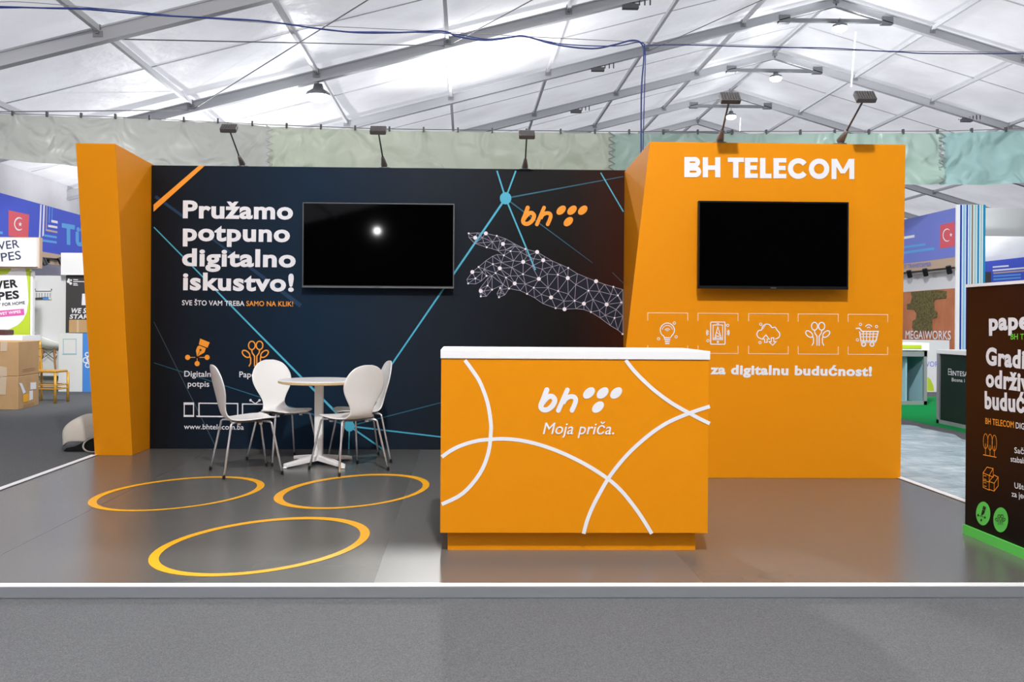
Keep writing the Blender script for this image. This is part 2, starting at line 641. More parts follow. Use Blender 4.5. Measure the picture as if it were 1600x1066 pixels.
def hall_lamp(x, y, z, drop, label, energy, r=.2):
    t = thing('hall_lamp', label, 'lamp', (x, y, z), 'hanging hall lamps')
    MB().lathe((x, y, z), [(r * .35, r * .95), (r * .45, r * .55), (r * .95, 0.06), (r, 0.0), (r * .94, 0.0)], 20).build('lamp_shade', 'steel', t, smooth=True)
    MB().lathe((x, y, z - .13), [(r * .35, 0.0), (r * .75, 0.03), (r * .98, 0.08), (r * .96, .125)], 20).build('diffuser', 'lampglow', t, smooth=True)
    MB().tube([(x, y, z + r * .9), (x, y, z + drop)], .015, 6).build('hanger_rod', 'steel', t)
    if energy:
        lamp_light('lamp_bulb', 'POINT', (x, y, z - .2), energy, .16, color=(0.95, 0.98, 1.0), parent=t)
    return t


hall_lamp(-3.31, 20, 6.25, .5, 'glowing round lamp hanging under the second rafter above the dark wall', 250, .27)
hall_lamp(10.4, 24.8, 9.55, .25, 'glowing round lamp on the nearest ridge tie', 250)
hall_lamp(10.34, 29.8, 9.5, .25, 'glowing round lamp on the middle ridge tie', 200)
hall_lamp(10.32, 34.8, 9.36, .3, 'glowing round lamp on the farthest lit ridge tie', 150)
hall_lamp(15.5, 24, 4.85, 3.9, 'small round lamp hanging on cords above the striped column', 100)
# junction fittings under the rafters
for (x, y, lb) in ((985, 12, 'grey floodlight fitting clamped under the second rafter'), (934, 121, 'grey floodlight fitting clamped under the third rafter'),
                   (900, 186, 'grey floodlight fitting clamped under the fourth rafter'), (1510, 193, 'grey floodlight fitting clamped under the rafter above the pale drape')):
    yr = {985: 20, 934: 25, 900: 30, 1510: 30}[x]
    c = at(x, y, ('y', yr))
    t = thing('floodlight', lb, 'floodlight', c, 'unlit floodlights on rafters')
    z = roof_z(c.x) - .24
    MB().box(c.x - .18, c.x + .18, yr - .07, yr + .07, z - .12, z - .02).build('housing', 'beamdark', t)
    n = MB()
    for q in range(8):
        n.box(c.x - .42 + q * .12, c.x - .39 + q * .12, yr - .06, yr - .03, z - .07 + .004 * q, z + .02 + .03 * (q - 3))
    n.build('cable_clip', 'beamdark', t)
# pale hanging cords near the ridge
for (xa, ya, xb, yb, yr, lb) in ((1337, 50, 1330, 136, 26, 'white hanging cord below the nearest ridge lamp'), (1157, 184, 1156, 206, 36, 'short white hanging cord below the farthest ridge lamp')):
    tag(MB().tube([at(xa, ya, ('y', yr)), at(xb, yb, ('y', yr))], .022, 6).build('hanging_cord', 'tubeglow'), lb, 'cord')

# ------------------------------------------------------------------ lamps the place has, and unseen fill lights added to them
lamp_light('hall_lamp_front', 'POINT', (.4, .5, 7.4), 1950, .18, color=(1.0, .97, .93))
lamp_light('hall_lamp_side', 'POINT', (-5.6, -1.0, 6.6), 1800, .2, color=(1.0, .97, .93))
_d = Vector((-.4, 5.4, 0)) - Vector((-.45, 15.0, 7.2))
lamp_light('hall_lamp_behind', 'SPOT', (-.45, 15.0, 7.2), 2700, .2, rot=_d.to_track_quat('-Z', 'Y').to_euler(), color=(1.0, .99, .97), spot=math.radians(46))
lamp_light('hall_lamp_deep', 'POINT', (-3.9, -22.0, 5.2), 70, .14)
lamp_light('roof_fill_uplight', 'SPOT', (.2, 22.0, 5.0), 2200, .3, rot=(math.pi, 0, 0), spot=math.radians(110))  # unseen spot added to brighten the roof patch, no fixture
for p_, q_, le in (((-4.6, 9.9, 5.6), (-7.4, 15.6, 1.4), 1400), ((4.4, 9.6, 5.8), (8.8, 16.4, 1.2), 1900), ((2.6, 11.0, 5.6), (4.6, 8.6, 0), 480)):
    _d = Vector(q_) - Vector(p_)
    lamp_light('stand_fill_spot', 'SPOT', p_, le, .15, rot=_d.to_track_quat('-Z', 'Y').to_euler(), spot=math.radians(75))  # unseen fills added to lift the neighbouring stands and the film
lamp_light('side_fill_uplight', 'SPOT', (-7.2, 23.5, 2.6), 2600, .3, rot=(math.pi, 0, 0), spot=math.radians(150))  # unseen uplights added on both sides to whiten the far hall
lamp_light('side_fill_uplight', 'SPOT', (13.5, 25.0, 2.4), 1100, .3, rot=(math.pi, 0, 0), spot=math.radians(150))

# ------------------------------------------------------------------ booth platform
PXL, PXR, PY0, PY1 = -3.40, 3.54, 4.23, 9.0
pf = MB().box(PXL, PXR, PY0, PY1, CZ, 0.0).build('booth_platform', 'platform', kind='structure')
tag(pf, 'raised grey laminate stand floor with three yellow rings', 'platform', kind='structure')
FL = ('z', 0.0)
for nm, ox, oy, oa, ob, ix, iy, ia, ib, ph in (('a', 629, 210.5, 316, 62.5, 631.5, 210.5, 286.5, 57.5, -.54), ('b', 1255.5, 202, 278.5, 63, 1260, 202, 250, 57, -.41), ('c', 925, 399.5, 396, 106.5, 927, 398.5, 360, 96.5, -.48)):
    n = 72
    s = 1 / 2.2857
    P = [at((ox + oa * math.cos(t)) * s, 680 + (oy + ob * math.sin(t + ph)) * s, FL) + Vector((0, 0, .0015)) for t in [2 * math.pi * k / n for k in range(n)]]
    Q = [at((ix + ia * math.cos(t)) * s, 680 + (iy + ib * math.sin(t + ph)) * s, FL) + Vector((0, 0, .0015)) for t in [2 * math.pi * k / n for k in range(n)]]
    MB().add(P + Q, [(k, n + k, n + (k + 1) % n, (k + 1) % n) for k in range(n)]).build('floor_ring', 'ring', pf, label='yellow ring')
# aluminium edging
for k, (nm, b_, lb) in enumerate((('trim_1', (PXL - .02, PXR + .02, PY0 - .022, PY0 + .012, CZ, .006), 'bright aluminium edging along the front of the stand floor'),
                       ('trim_2', (PXL - .022, PXL + .012, PY0 + .012, 8.3, CZ, .006), 'bright aluminium edging beside the boxes and bag'),
                       ('trim_3', (PXR - .012, PXR + .022, PY0 + .012, 8.9, CZ, .006), 'bright aluminium edging beside the plastic film'))):
    tr_o = tag(MB().box(*b_).build(nm, 'alu', kind='structure', mods=bevel(.004)), lb, 'trim', kind='structure')
    lx = (b_[0], b_[1], PY0 - .023, PY0 + .03) if k == 0 else ((b_[0] - .001, PXL + .03, b_[2] + .02, b_[3]) if k == 1 else (PXR - .03, b_[1] + .001, b_[2] + .02, b_[3]))
    MB().box(*lx, .0045, .0085).build('top_lip', 'lip', tr_o)
MB().box(-.43, 1.15, PY0 + .035, 8.74, -.001, .0006).build('floor_sheet', 'platform2', pf)
MB().box(-2.45, -2.447, PY0 + .035, 8.74, -.001, .0004).build('floor_seam', mat('floor_joint', (80, 80, 78), .3), pf)

# ------------------------------------------------------------------ back wall with printed graphics
WY = 8.75
WP = ('y', WY)
WZ = 2.745
gw = thing('graphic_wall', 'long dark navy display wall printed with a glowing hand and white headline', 'display wall', (-3.05, WY, 0), kind='thing')
MB().box(-3.05, 1.7, WY, WY + .12, 0, WZ).build('wall_panel', 'navywall', gw)


def clipx(p, q, x1):
    return q


mb = MB()
mb.poly(WP, [(240, 320), (240, 331), (320, 259.2), (310.5, 259.2)])
mb.build('orange_stripe', 'orange2', gw, label='orange diagonal stripe')
mb = MB()
for a, b_, wv in (((240.5, 355), (546, 666), (1.6, 3.6)), ((790, 310), (546, 666), (3.2, 2.2)), ((790, 310), (776.5, 267), 2.4), ((790, 310), (806, 267), 2.4),
                  ((790, 310), (836.5, 422), 2.4), ((546, 666), (690, 683), (2.6, 2.0)), ((546, 666), (598, 702), 2.6), ((546, 666), (545, 702), 2.2), ((938.5, 270), (974, 331), 1.8)):
    mb.rib(WP, [a, b_], list(wv) if isinstance(wv, tuple) else [wv, wv], off=.0022)
mb.oval(WP, 790, 310, 9, 9.5, off=.0026)
mb.oval(WP, 546, 666, 8, 8.5, off=.0026)
mb.build('network_line', 'cyan', gw, label='cyan network lines with round nodes')
mb = MB()
for a, b_, wv in (((790, 310), (926, 411), (2.2, .6)), ((790, 310), (974, 276), (2.4, 1.0)), ((546, 666), (690, 629), (2.0, 1.2)), ((240.5, 567), (546, 666), (.8, 2.4))):
    mb.rib(WP, [a, b_], list(wv), off=.0018)
mb.build('faint_network_line', 'cyandim', gw, label='dim teal network lines')
mb = MB()
mb.rib(WP, [(240.5, 503), (336, 696)], [1, 1.3], off=.0016)
mb.rib(WP, [(957, 426), (974, 443)], 1, off=.0016)
mb.build('grey_network_line', 'greydim', gw)
mb = MB()
mb.rib(WP, [(243, 307), (290, 341)], [5, 4], off=.0012)
mb.rib(WP, [(330, 372), (470, 478)], [3, 7], off=.0012)
mb.build('soft_blue_streak', 'bluedim', gw)

# hand drawn as a network of triangles
HO = [(123, 437), (175, 434), (225, 437), (290, 452), (345, 470), (400, 502), (460, 530), (530, 548), (575, 575), (622, 602), (668, 622), (715, 643), (770, 677), (825, 700), (880, 722), (930, 740), (983, 755),
      (1040, 772), (1040, 850), (1040, 930), (1040, 1036), (1010, 1012), (965, 985), (905, 940), (850, 905), (808, 890), (760, 885), (693, 888), (640, 882), (565, 855), (515, 820), (470, 797), (430, 778), (363, 765),
      (338, 803), (303, 817), (291, 795), (310, 762), (328, 742), (262, 772), (228, 812), (195, 812), (186, 770), (238, 703), (262, 690), (229, 690), (198, 720), (165, 738), (120, 735), (112, 712), (145, 667), (182, 637), (225, 600), (265, 573), (292, 563),
      (332, 568), (297, 540), (262, 528), (230, 520), (160, 497), (125, 462)]
HI = [(162, 463), (205, 462), (212, 492), (265, 487), (310, 480), (327, 500), (345, 535), (372, 543), (400, 512), (318, 610), (308, 645), (267, 620), (283, 673), (163, 705), (205, 668), (215, 650), (235, 748), (215, 780), (205, 790), (345, 700), (318, 770), (315, 790),
      (397, 735), (447, 607), (446, 680), (460, 738), (540, 708), (566, 597), (500, 632), (432, 548), (390, 600), (380, 640), (510, 588), (510, 760), (613, 818), (595, 760), (620, 635), (590, 680), (653, 683), (712, 703), (655, 780), (715, 797), (555, 800),
      (690, 840), (753, 838), (808, 855), (760, 742), (835, 778), (862, 830), (900, 782), (943, 860), (970, 800), (1010, 806), (1030, 848), (990, 940), (900, 895), (935, 925), (1000, 890), (690, 660), (470, 570), (560, 650), (418, 690), (370, 690)]
HBIG = {(225, 437), (162, 463), (327, 500), (530, 548), (566, 597), (447, 607), (308, 645), (145, 667), (195, 780), (540, 708), (397, 735), (712, 703), (880, 722), (613, 818), (693, 888), (808, 855), (943, 860)}
HSM = [(123, 437), (290, 452), (460, 530), (715, 643), (983, 755), (230, 520), (332, 568), (372, 543), (267, 620), (182, 637), (229, 690), (163, 705), (120, 735), (235, 748), (262, 772), (195, 812), (303, 817), (310, 762), (363, 765),
       (470, 797), (446, 680), (510, 760), (345, 700), (653, 683), (655, 780), (640, 882), (753, 838), (835, 778), (850, 905), (1010, 806), (1030, 848), (990, 940), (1038, 1036), (283, 673)]


def hp(p):
    return (700 + p[0] / 3.807, 250 + p[1] / 3.807)


allp = HO + HI
nH = len(HO)
res = delaunay_2d_cdt([Vector(p) for p in allp], [], [list(range(nH))], 1, 1e-4)
hv, he, hf = res[0], res[1], res[2]
mb = MB()
for a, b_ in he:
    mb.rib(WP, [hp(hv[a]), hp(hv[b_])], 0.62, off=.0026)
mb.build('hand_network', 'net', gw, label='pale triangulated hand and forearm print')
mb = MB()
for f_ in hf:
    mb.poly(WP, [hp(hv[i]) for i in f_], off=.0014)
mb.build('hand_tint', mat('hand_tint_ink', (33, 36, 48), .5, spec=.12), gw)
mb = MB()
for p in sorted(HBIG):
    mb.oval(WP, *hp(p), 3.1, 3.1, off=.0042, n=14)
for p in HSM:
    mb.oval(WP, *hp(p), 1.5, 1.5, off=.0042, n=10)
mb.build('hand_node', 'nodes', gw, label='white round nodes of the hand network')

mb = MB()
for s_, xl, yl, xr, yr, cp in (('Pružamo', 285.8, 341.2, 457.8, 343.4, 28), ('potpuno', 285.8, 376.6, 453, 378.6, 28), ('digitalno', 284.5, 416, 462, 418.2, 28), ('iskustvo!', 285.8, 453.6, 459, 456, 28)):
    text(mb, s_, WP, (xl, yl), (xr, yr), cp, bold=.035)
mb.build('headline_lettering', 'white', gw, label='bold white four-line headline')
text(MB(), 'SVE ŠTO VAM TREBA', WP, (284.5, 477), (382, 478.2), 7.8, bold=.012).build('subline_lettering', 'white', gw)
text(MB(), 'SAMO NA KLIK!', WP, (385, 478.2), (458, 479), 7.8, bold=.012).build('orange_subline', 'orange2', gw, label='small orange subline')
text(text(MB(), 'Digitalni', WP, (288, 588.6), (332.5, 589.2), 9, bold=.01), 'potpis', WP, (293.5, 604.2), (327, 604.6), 9, bold=.01).build('icon_caption_lettering', 'white', gw)
text(MB(), 'Paperless', WP, (374, 589.6), (424, 590.2), 9, bold=.01).build('icon_caption_lettering', 'white', gw)
text(MB(), 'www.bhtelecom.ba', WP, (287.5, 670.6), (381, 671.6), 8, bold=.008).build('web_address_lettering', 'white', gw)
mb = MB()
# phone, laptop, television outlines
mb.rib(WP, [(288, 630), (302.5, 630), (302.5, 650.6), (288, 650.6)], 1.5, True)
mb.poly(WP, [(287, 629), (303.3, 629), (303.3, 632.6), (287, 632.6)])
mb.poly(WP, [(287, 648.6), (303.3, 648.6), (303.3, 651.6), (287, 651.6)])
mb.build('phone_icon', 'white', gw)
mb = MB()
mb.rib(WP, [(311, 650), (311, 630.2), (371.5, 630.8), (371.5, 650)], 1.8)
mb.poly(WP, [(306, 649.6), (377, 650.2), (375, 652.4), (308, 651.8)])
mb.build('laptop_icon', 'white', gw)
mb = MB()
mb.rib(WP, [(379, 650.6), (379, 631.4), (436, 632), (436, 651.2)], 1.8, True)
mb.rib(WP, [(392, 626), (399, 631), (405.5, 626)], 1.4)
mb.oval(WP, 391.6, 625.6, 2, 2, n=10)
mb.oval(WP, 405.6, 625.6, 2, 2, n=10)
mb.build('television_icon', 'white', gw)
mb = MB()
# fountain pen with three nodes (photo px = 220 + x/5.33, 500 + y/5.33)
def c3(p):
    return (220 + p[0] / 5.33, 500 + p[1] / 5.33)
mb.poly(WP, [c3(p) for p in ((495, 155), (575, 188), (556, 232), (484, 205))])
mb.poly(WP, [c3(p) for p in ((487, 213), (543, 236), (530, 272), (474, 304), (468, 300), (460, 255), (472, 222))], off=.0022)
for cx, cy_ in ((391, 312), (553, 312), (470, 364)):
    mb.oval(WP, *c3((cx, cy_)), 4, 4)
mb.rib(WP, [c3((411, 312)), c3((455, 312))], 1)
mb.rib(WP, [c3((487, 312)), c3((535, 312))], 1)
mb.rib(WP, [c3((470, 320)), c3((470, 345))], 1)


def tree_icon(mb, plane, cx, cy_, s, wpx):
    """four oval leaves on stems; s = half width in px"""
    T = lambda p: (cx + p[0] * s, cy_ + p[1] * s)
    for (x, y, a, b, ph) in ((-.27, -.68, .26, .33, 0), (.33, -.68, .26, .33, 0), (-.72, -.02, .3, .28, .5), (.72, -.02, .3, .28, -.5)):
        mb.rib(plane, [T((x + a * math.cos(t), y + b * math.sin(t + ph))) for t in [2 * math.pi * k / 16 for k in range(16)]], wpx, True)
    mb.rib(plane, [T(p) for p in ((-.28, -.35), (-.24, -.1), (-.06, .16), (-.06, .98))], wpx)
    mb.rib(plane, [T(p) for p in ((.34, -.35), (.3, -.1), (.12, .16), (.12, .98))], wpx)
    mb.rib(plane, [T(p) for p in ((-.42, .2), (-.36, .32), (-.36, .72), (-.5, .96))], wpx)
    mb.rib(plane, [T(p) for p in ((.44, .2), (.4, .32), (.4, .72), (.52, .96))], wpx)
    return mb


mb.oval(WP, 313.2, 547, 1.6, 1.6, off=.001)
mb.build('pen_icon', 'orange2', gw, label='orange fountain pen symbol')
n = MB()
n.oval(WP, 313.4, 547, 1.7, 1.7, off=.0032, n=12)
n.rib(WP, [(313, 548), (309, 556)], .8, off=.0032)
n.build('pen_slit', 'navywall', gw)
tree_icon(MB(), WP, 399, 553.5, 20, 1.9).build('tree_icon', 'orange2', gw, label='orange tree symbol')
logo(MB(), WP, 813.4, 321.4, .321 / 3.807, .328 / 3.807).build('logo', 'orange2', gw, label='orange slanted letter logo with four ovals')

# ------------------------------------------------------------------ slanted orange pillar
lp = thing('orange_pillar', 'tall narrow orange pillar leaning forward at the end of the dark wall', 'pillar', (-3.22, 8.3, 0), kind='thing')
ax, bx = -3.393, -3.052
MB().hexa([(ax, 8.30, 0), (bx, 8.305, 0), (bx, 8.87, 0), (ax, 8.87, 0), (ax, 7.854, 2.777), (bx, 7.854, 2.777), (bx, 8.87, 2.76), (ax, 8.87, 2.76)]).build('pillar_body', 'orange', lp, mods=bevel(.003))

# ------------------------------------------------------------------ orange tower
TPt = (Vector((3.534, 7.186, 0)), (Vector((0, -1, 0)) * 2.70 + Vector((0, 0, 1)) * (7.137 - 7.186)).normalized())
tw = thing('orange_tower', 'wide orange tower with a slanted edge, white lettering and a row of icons', 'display wall', (2.4, 7.186, 0), kind='thing')
zt = 2.70
n = MB()
n.add([(1.173, 7.186, 0), (3.534, 7.186, 0), (3.534, 8.742, 0), (1.545, 8.742, 0), (1.464, 7.137, zt), (3.534, 7.137, zt), (3.534, 8.742, zt + .03), (1.545, 8.742, zt + .03)],
      [(0, 1, 5, 4), (4, 5, 6, 7), (1, 2, 6, 5), (2, 3, 7, 6), (3, 0, 4), (3, 4, 7), (3, 2, 1, 0)])
n.build('tower_body', 'orange', tw, mods=bevel(.003))
n = MB()
# capital letters (photo px = 1040 + x/5.161, 230 + y/5.161)
def c8(x, y):
    return (1040 + x / 5.161, 230 + y / 5.161 )
S8 = 42 / 5.161
def bars(x0, y0, x1, y1):
    n.poly(TPt, [c8(x0, y0), c8(x1, y0), c8(x1, y1), c8(x0, y1)], off=.004)
def row(x):
    return 80 + (x - 150) * .0125
def stroke(pts, wpx=S8, closed=False):
    n.rib(TPt, [c8(*p) for p in pts], wpx, closed, off=.004)
def letter_E(x0, x1):
    y = row(x0)
    bars(x0, y, x0 + 44, y + 164)
    for yy in (y, y + 62, y + 127):
        bars(x0, yy, x1 - (6 if yy == y + 62 else 0), yy + 36)
y = row(150)
bars(150, y, 193, y + 163)
for yy, hh, xr_ in ((y, 84, 276), (y + 74, 89, 285)):
    r_ = hh / 2
    p = [(170, yy + 18), (xr_ - r_ - 10, yy + 18)] + arc(xr_ - r_, yy + r_, r_ - 18, -90, 90, 10) + [(170, yy + hh - 18)]
    stroke(p, 37 / 5.161)
y = row(298)
bars(298, y, 341, y + 163); bars(398, y, 440, y + 163); bars(330, y + 65, 405, y + 103)
y = row(500)
bars(500, y, 630, y + 37); bars(543, y, 586, y + 164)
letter_E(638, 742)
y = row(760)
bars(760, y, 804, y + 164); bars(760, y + 127, 852, y + 164)
letter_E(868, 972)
y = row(1060)
stroke(arc(1068, y + 82, 63, 34, 326, 26), 42 / 5.161)
y = row(1236)
stroke(arc(1236, y + 82, 62, 0, 351, 39), 42 / 5.161, True)
y = row(1335)
bars(1336, y, 1376, y + 164); bars(1480, y, 1520, y + 164)
n.poly(TPt, [c8(1336, y), c8(1380, y), c8(1446, y + 118), c8(1410, y + 118)], off=.0041)
n.poly(TPt, [c8(1476, y), c8(1520, y), c8(1446, y + 118), c8(1410, y + 118)], off=.0042)
n.build('title_lettering', 'white', tw, label='large white capital lettering')
n = MB()
text(n, 'Partner za digitalnu budućnost!', TPt, (1022, 584), (1362, 588.3), 15.5, bold=.045)
n.build('slogan_lettering', 'white', tw)
PALE = mat('pale_print', (250, 214, 180), .5, spec=.3)
for x0, x1 in ((1012, 1074.5), (1090.5, 1153), (1169.5, 1231.5), (1247, 1309.5), (1325, 1387)):
    dy = (x0 - 1012) * .0072
    n = MB()
    n.rib(TPt, [(x0, 501 + dy), (x0, 489 + dy), (x1, 489.4 + dy), (x1, 501.4 + dy)], 1.1)
    n.rib(TPt, [(x0, 539.5 + dy), (x0, 551.6 + dy), (x1, 552 + dy), (x1, 540 + dy)], 1.1)
    n.build('icon_bracket', PALE, tw)


def dot(n, x, y, r=1.9):
    n.rib(TPt, arc(x, y, r, 0, 330, 11), 1.0, True)


n = MB()   # light bulb
n.rib(TPt, arc(1042.6, 516, 11, 130, 410, 22) + [(1048, 527)], 1.5)
n.rib(TPt, [(1036, 524), (1038, 527), (1038, 530)], 1.5)
n.rib(TPt, arc(1042.6, 516.5, 8, 190, 350, 12), 1.0)
for r in (5, 3, 1.2):
    n.rib(TPt, arc(1042.6, 518.5, r, 215, 325, 8), 1.0)
for k in range(4):
    n.rib(TPt, [(1037.5 + k * .6, 528 + k * 3), (1047.8 - k * .6, 528 + k * 3)], 1.9)
for p in ((1053.5, 505), (1056.3, 526.5), (1029, 529.5)):
    dot(n, *p)
n.build('bulb_icon', 'white', tw)
n = MB()   # phone
n.rib(TPt, [(1111, 503.5), (1132, 503.5), (1132.8, 505), (1132.8, 537), (1132, 538), (1111, 538), (1110.2, 537), (1110.2, 505)], 1.6, True)
n.rib(TPt, [(1114, 508), (1129, 508), (1129, 531), (1114, 531)], 1.3, True)
n.rib(TPt, [(1116.5, 529), (1121.5, 511), (1127, 529)], 1.4)
n.rib(TPt, [(1118, 524), (1126, 528)], 1.0); n.rib(TPt, [(1125, 524), (1117, 528)], 1.0); n.rib(TPt, [(1119, 519), (1124, 523)], 1.0)
n.rib(TPt, [(1115, 529), (1128, 529)], 1.3)
n.oval(TPt, 1121.5, 534.5, 1.8, 1.6, off=.0025); n.rib(TPt, [(1119.5, 506), (1123.5, 506)], 1.4)
n.rib(TPt, arc(1113, 520, 9, 150, 210, 8), 1.6); n.rib(TPt, arc(1109, 520, 3.2, 120, 240, 8), 1.2)
n.rib(TPt, arc(1130, 520, 9, -30, 30, 8), 1.6); n.rib(TPt, arc(1134, 520, 3.2, -60, 60, 8), 1.2)
dot(n, 1137, 508.5); dot(n, 1106, 532.5)
n.build('phone_icon', 'white', tw)
n = MB()   # cloud
n.rib(TPt, spline([(1190, 530), (1184.5, 527), (1182.5, 522), (1185, 517), (1190, 515.5), (1191.5, 510), (1197, 506.6), (1203, 508), (1206, 512), (1211, 511.5), (1214, 516), (1218, 521), (1217, 527), (1211, 530)], 5), 1.6)
n.rib(TPt, arc(1198, 514, 5.5, 180, 250, 6), 1.0)
n.rib(TPt, [(1194.5, 535), (1194.5, 530), (1191, 530), (1196.5, 523.5), (1202, 530), (1198.5, 530), (1198.5, 535)], 1.4, True)
n.rib(TPt, [(1205, 528), (1205, 534), (1201.5, 534), (1207, 539.6), (1212.5, 534), (1209, 534), (1209, 528)], 1.4, True)
dot(n, 1188.6, 506.7); dot(n, 1187.3, 535.5)
n.build('cloud_icon', 'white', tw)
tree_icon(MB(), TPt, 1277.5, 522.5, 18.5, 1.7).build('tree_icon', 'white', tw)
n = MB()   # trolley
n.rib(TPt, [(1337, 513.5), (1343, 513), (1346.5, 517.5), (1347, 518), (1372, 518), (1368.5, 533), (1345, 533), (1343, 518)], 2.0)
for k in range(4):
    n.rib(TPt, [(1348.5 + k * 5.4, 518), (1349 + k * 4.8, 533)], 1.4)
for yv in (522, 526.5):
    n.rib(TPt, [(1344, yv), (1371, yv)], 1.3)
n.rib(TPt, [(1344, 535.3), (1368.5, 535.3)], 1.2)
for x in (1349.3, 1362.3):
    n.rib(TPt, arc(x, 538.2, 3, 0, 330, 11), 2.0, True)
n.rib(TPt, arc(1357, 513, 5.5, 205, 335, 8), 1.6); n.rib(TPt, arc(1357, 514, 2.6, 205, 335, 6), 1.4)
dot(n, 1344.3, 507); dot(n, 1369.3, 510.5); dot(n, 1339.5, 531.2)
n.build('trolley_icon', 'white', tw)

# ------------------------------------------------------------------ televisions
def tv(label, plane_y, tl, tr_, br, bl, wall_y, trim):
    P = [at(*p, ('y', plane_y)) for p in (bl, br, tr_, tl)]
    x0 = (P[0].x + P[3].x) / 2; x1 = (P[1].x + P[2].x) / 2
    z0 = (P[0].z + P[1].z) / 2; z1 = (P[2].z + P[3].z) / 2
    t = thing('television', label, 'television', ((x0 + x1) / 2, plane_y, z0))
    MB().box(x0, x1, plane_y, plane_y + .035, z0, z1).build('housing', 'black', t, mods=bevel(.004))
    MB().box(x0 + .012, x1 - .012, plane_y - .002, plane_y + .004, z0 + .02, z1 - .012).build('screen', 'screen', t)
    q = MB()
    q.box(x0, x1, plane_y - .006, plane_y + .01, z0 - .004, z0 + .012)
    q.build('bottom_bezel', trim, t)
    q = MB()
    cx = (x0 + x1) / 2
    q.box(cx - .022, cx + .022, plane_y - .009, plane_y - .005, z0 - .001, z0 + .009)
    q.build('maker_badge', 'tvtrim', t)
    q = MB()
    for s in (x0 + .003, x1 - .003):
        q.box(s - .003, s + .003, plane_y - .004, plane_y + .01, z0, z1)
    q.box(x0, x1, plane_y - .004, plane_y + .01, z1 - .006, z1)
    q.build('frame', trim, t)
    q = MB()
    q.box(cx - .25, cx + .25, plane_y + .035, wall_y, (z0 + z1) / 2 - .2, (z0 + z1) / 2 + .2)
    q.build('wall_bracket', 'black', t)
    return t


tv('big blank television on the dark wall beside the white headline', WY - .09, (473, 316), (709.5, 319), (709.5, 450.5), (472.5, 448.5), WY - .003, 'steel')
tv('blank black television on the orange tower above the icon row', 7.145 - .085, (1091.5, 314), (1325.5, 316), (1325.5, 451), (1090.5, 451), 7.145 + .0, 'black')

# ------------------------------------------------------------------ arm spotlights on top of the walls
def arm_light(base, head, by, hy, zb, label, tilt=0.5):
    b = at(*base, ('y', by)); b.z = zb
    h = at(*head, ('y', hy))
    t = thing('arm_spotlight', label, 'spotlight', b, 'arm spotlights on the stand walls')
    MB().lathe(b, [(.06, 0), (.06, .008), (.03, .014)], 16).build('base_plate', 'steel', t, smooth=False)
    d = (h - b).normalized()
    MB().tube([b + Vector((0, 0, .012)) + d * .03, b + d * .16, b + d * .17], [.032, .016, .012], 10).build('ballast_grip', 'grip', t, smooth=True)
    MB().tube([b + d * .15, h], .0075, 8).build('arm', 'beamdark', t, smooth=True)
    # head: flat housing tilted back to the wall
    f = Vector((0, math.cos(tilt), -math.sin(tilt)))   # where the glass looks
    u = Vector((1, 0, 0))
    v = u.cross(f).normalized()
    n = MB()
    def slab(n, w_, hh, d0, d1):
        P = []
        for dd in (d0, d1):
            for a, c in ((-w_, -hh), (w_, -hh), (w_, hh), (-w_, hh)):
                P.append(h + u * a + v * c + f * dd)
        n.hexa(P)
    slab(n, .075, .05, -.03, .012)
    n.build('lamp_head', 'floodh', t, mods=bevel(.006))
    n = MB(); slab(n, .065, .042, .012, .016)
    n.build('lens', 'floodg', t)
    n = MB()
    for q in range(7):
        c0 = h + u * (-.06 + .02 * q) - f * .03
        n.bar(c0 - v * .04, c0 + v * .04, .004, .012, up=f)
    n.build('cooling_fin', 'floodh', t)
    return t


for base, head, lb in (((380, 256), (358, 202), 'arm spotlight on the dark wall nearest the leaning pillar'), ((601, 262), (591, 205), 'arm spotlight on the dark wall above the television'), ((820, 265), (823, 212), 'arm spotlight on the dark wall above the cyan node')):
    arm_light(base, head, WY + .06, WY - .38, WZ, lb, .9)
for base, head, lb in (((1124, 222), (1140, 155), 'arm spotlight on the orange tower nearest the dark wall'), ((1311, 223), (1351, 153), 'arm spotlight on the orange tower farthest from the dark wall')):
    arm_light(base, head, 7.2, 6.75, zt + .003, lb, .7)

# ------------------------------------------------------------------ counter
CY = 4.855
CP = ('y', CY)
ct = thing('reception_counter', 'orange reception counter with white top and white curved lines', 'counter', (.6, CY, 0))
xl, xr = -.131, 1.327
MB().box(xl + .04, xr - .055, CY + .05, CY + .55, 0, .11).build('plinth', 'orange', ct)
MB().box(xl, xr, CY, CY + .6, .105, 1.048).build('counter_body', 'orange', ct, mods=bevel(.002))
MB().box(xl - .004, xr + .006, CY - .006, CY + .61, 1.05, 1.098).build('counter_top', 'laminate', ct, mods=bevel(.003))
def c6(p):
    return (680 + p[0] / 3.045, 530 + p[1] / 3.045)
curves = [
    [(141, 100), (178, 150), (215, 210), (248, 300), (263, 385), (265, 440), (253, 540), (212, 640), (130, 735), (31, 786)],
    [(31, 561), (75, 530), (130, 504), (200, 484), (265, 477), (330, 475), (400, 481), (480, 498), (560, 524), (640, 558), (730, 605), (822, 665), (885, 722), (945, 795), (990, 860), (1030, 926)],
    [(706, 926), (722, 865), (748, 800), (784, 730), (822, 665), (870, 600), (930, 533), (1000, 470), (1060, 425), (1120, 390), (1210, 352), (1306, 320)],
    [(906, 100), (945, 150), (1000, 206), (1060, 258), (1130, 308), (1210, 353), (1260, 380), (1306, 402)]]
n = MB()
for k, c in enumerate(curves):
    n.rib(CP, [c6(p) for p in spline(c, 4)], 5.9, off=.0014 + .0003 * k)
n.build('curved_line', 'white', ct, label='white curved lines across the front')
logo(MB(), CP, 840.2, 605.4, 1 / 9.41, 1 / 9.41).build('logo', 'white', ct, label='white slanted letter logo with four ovals')
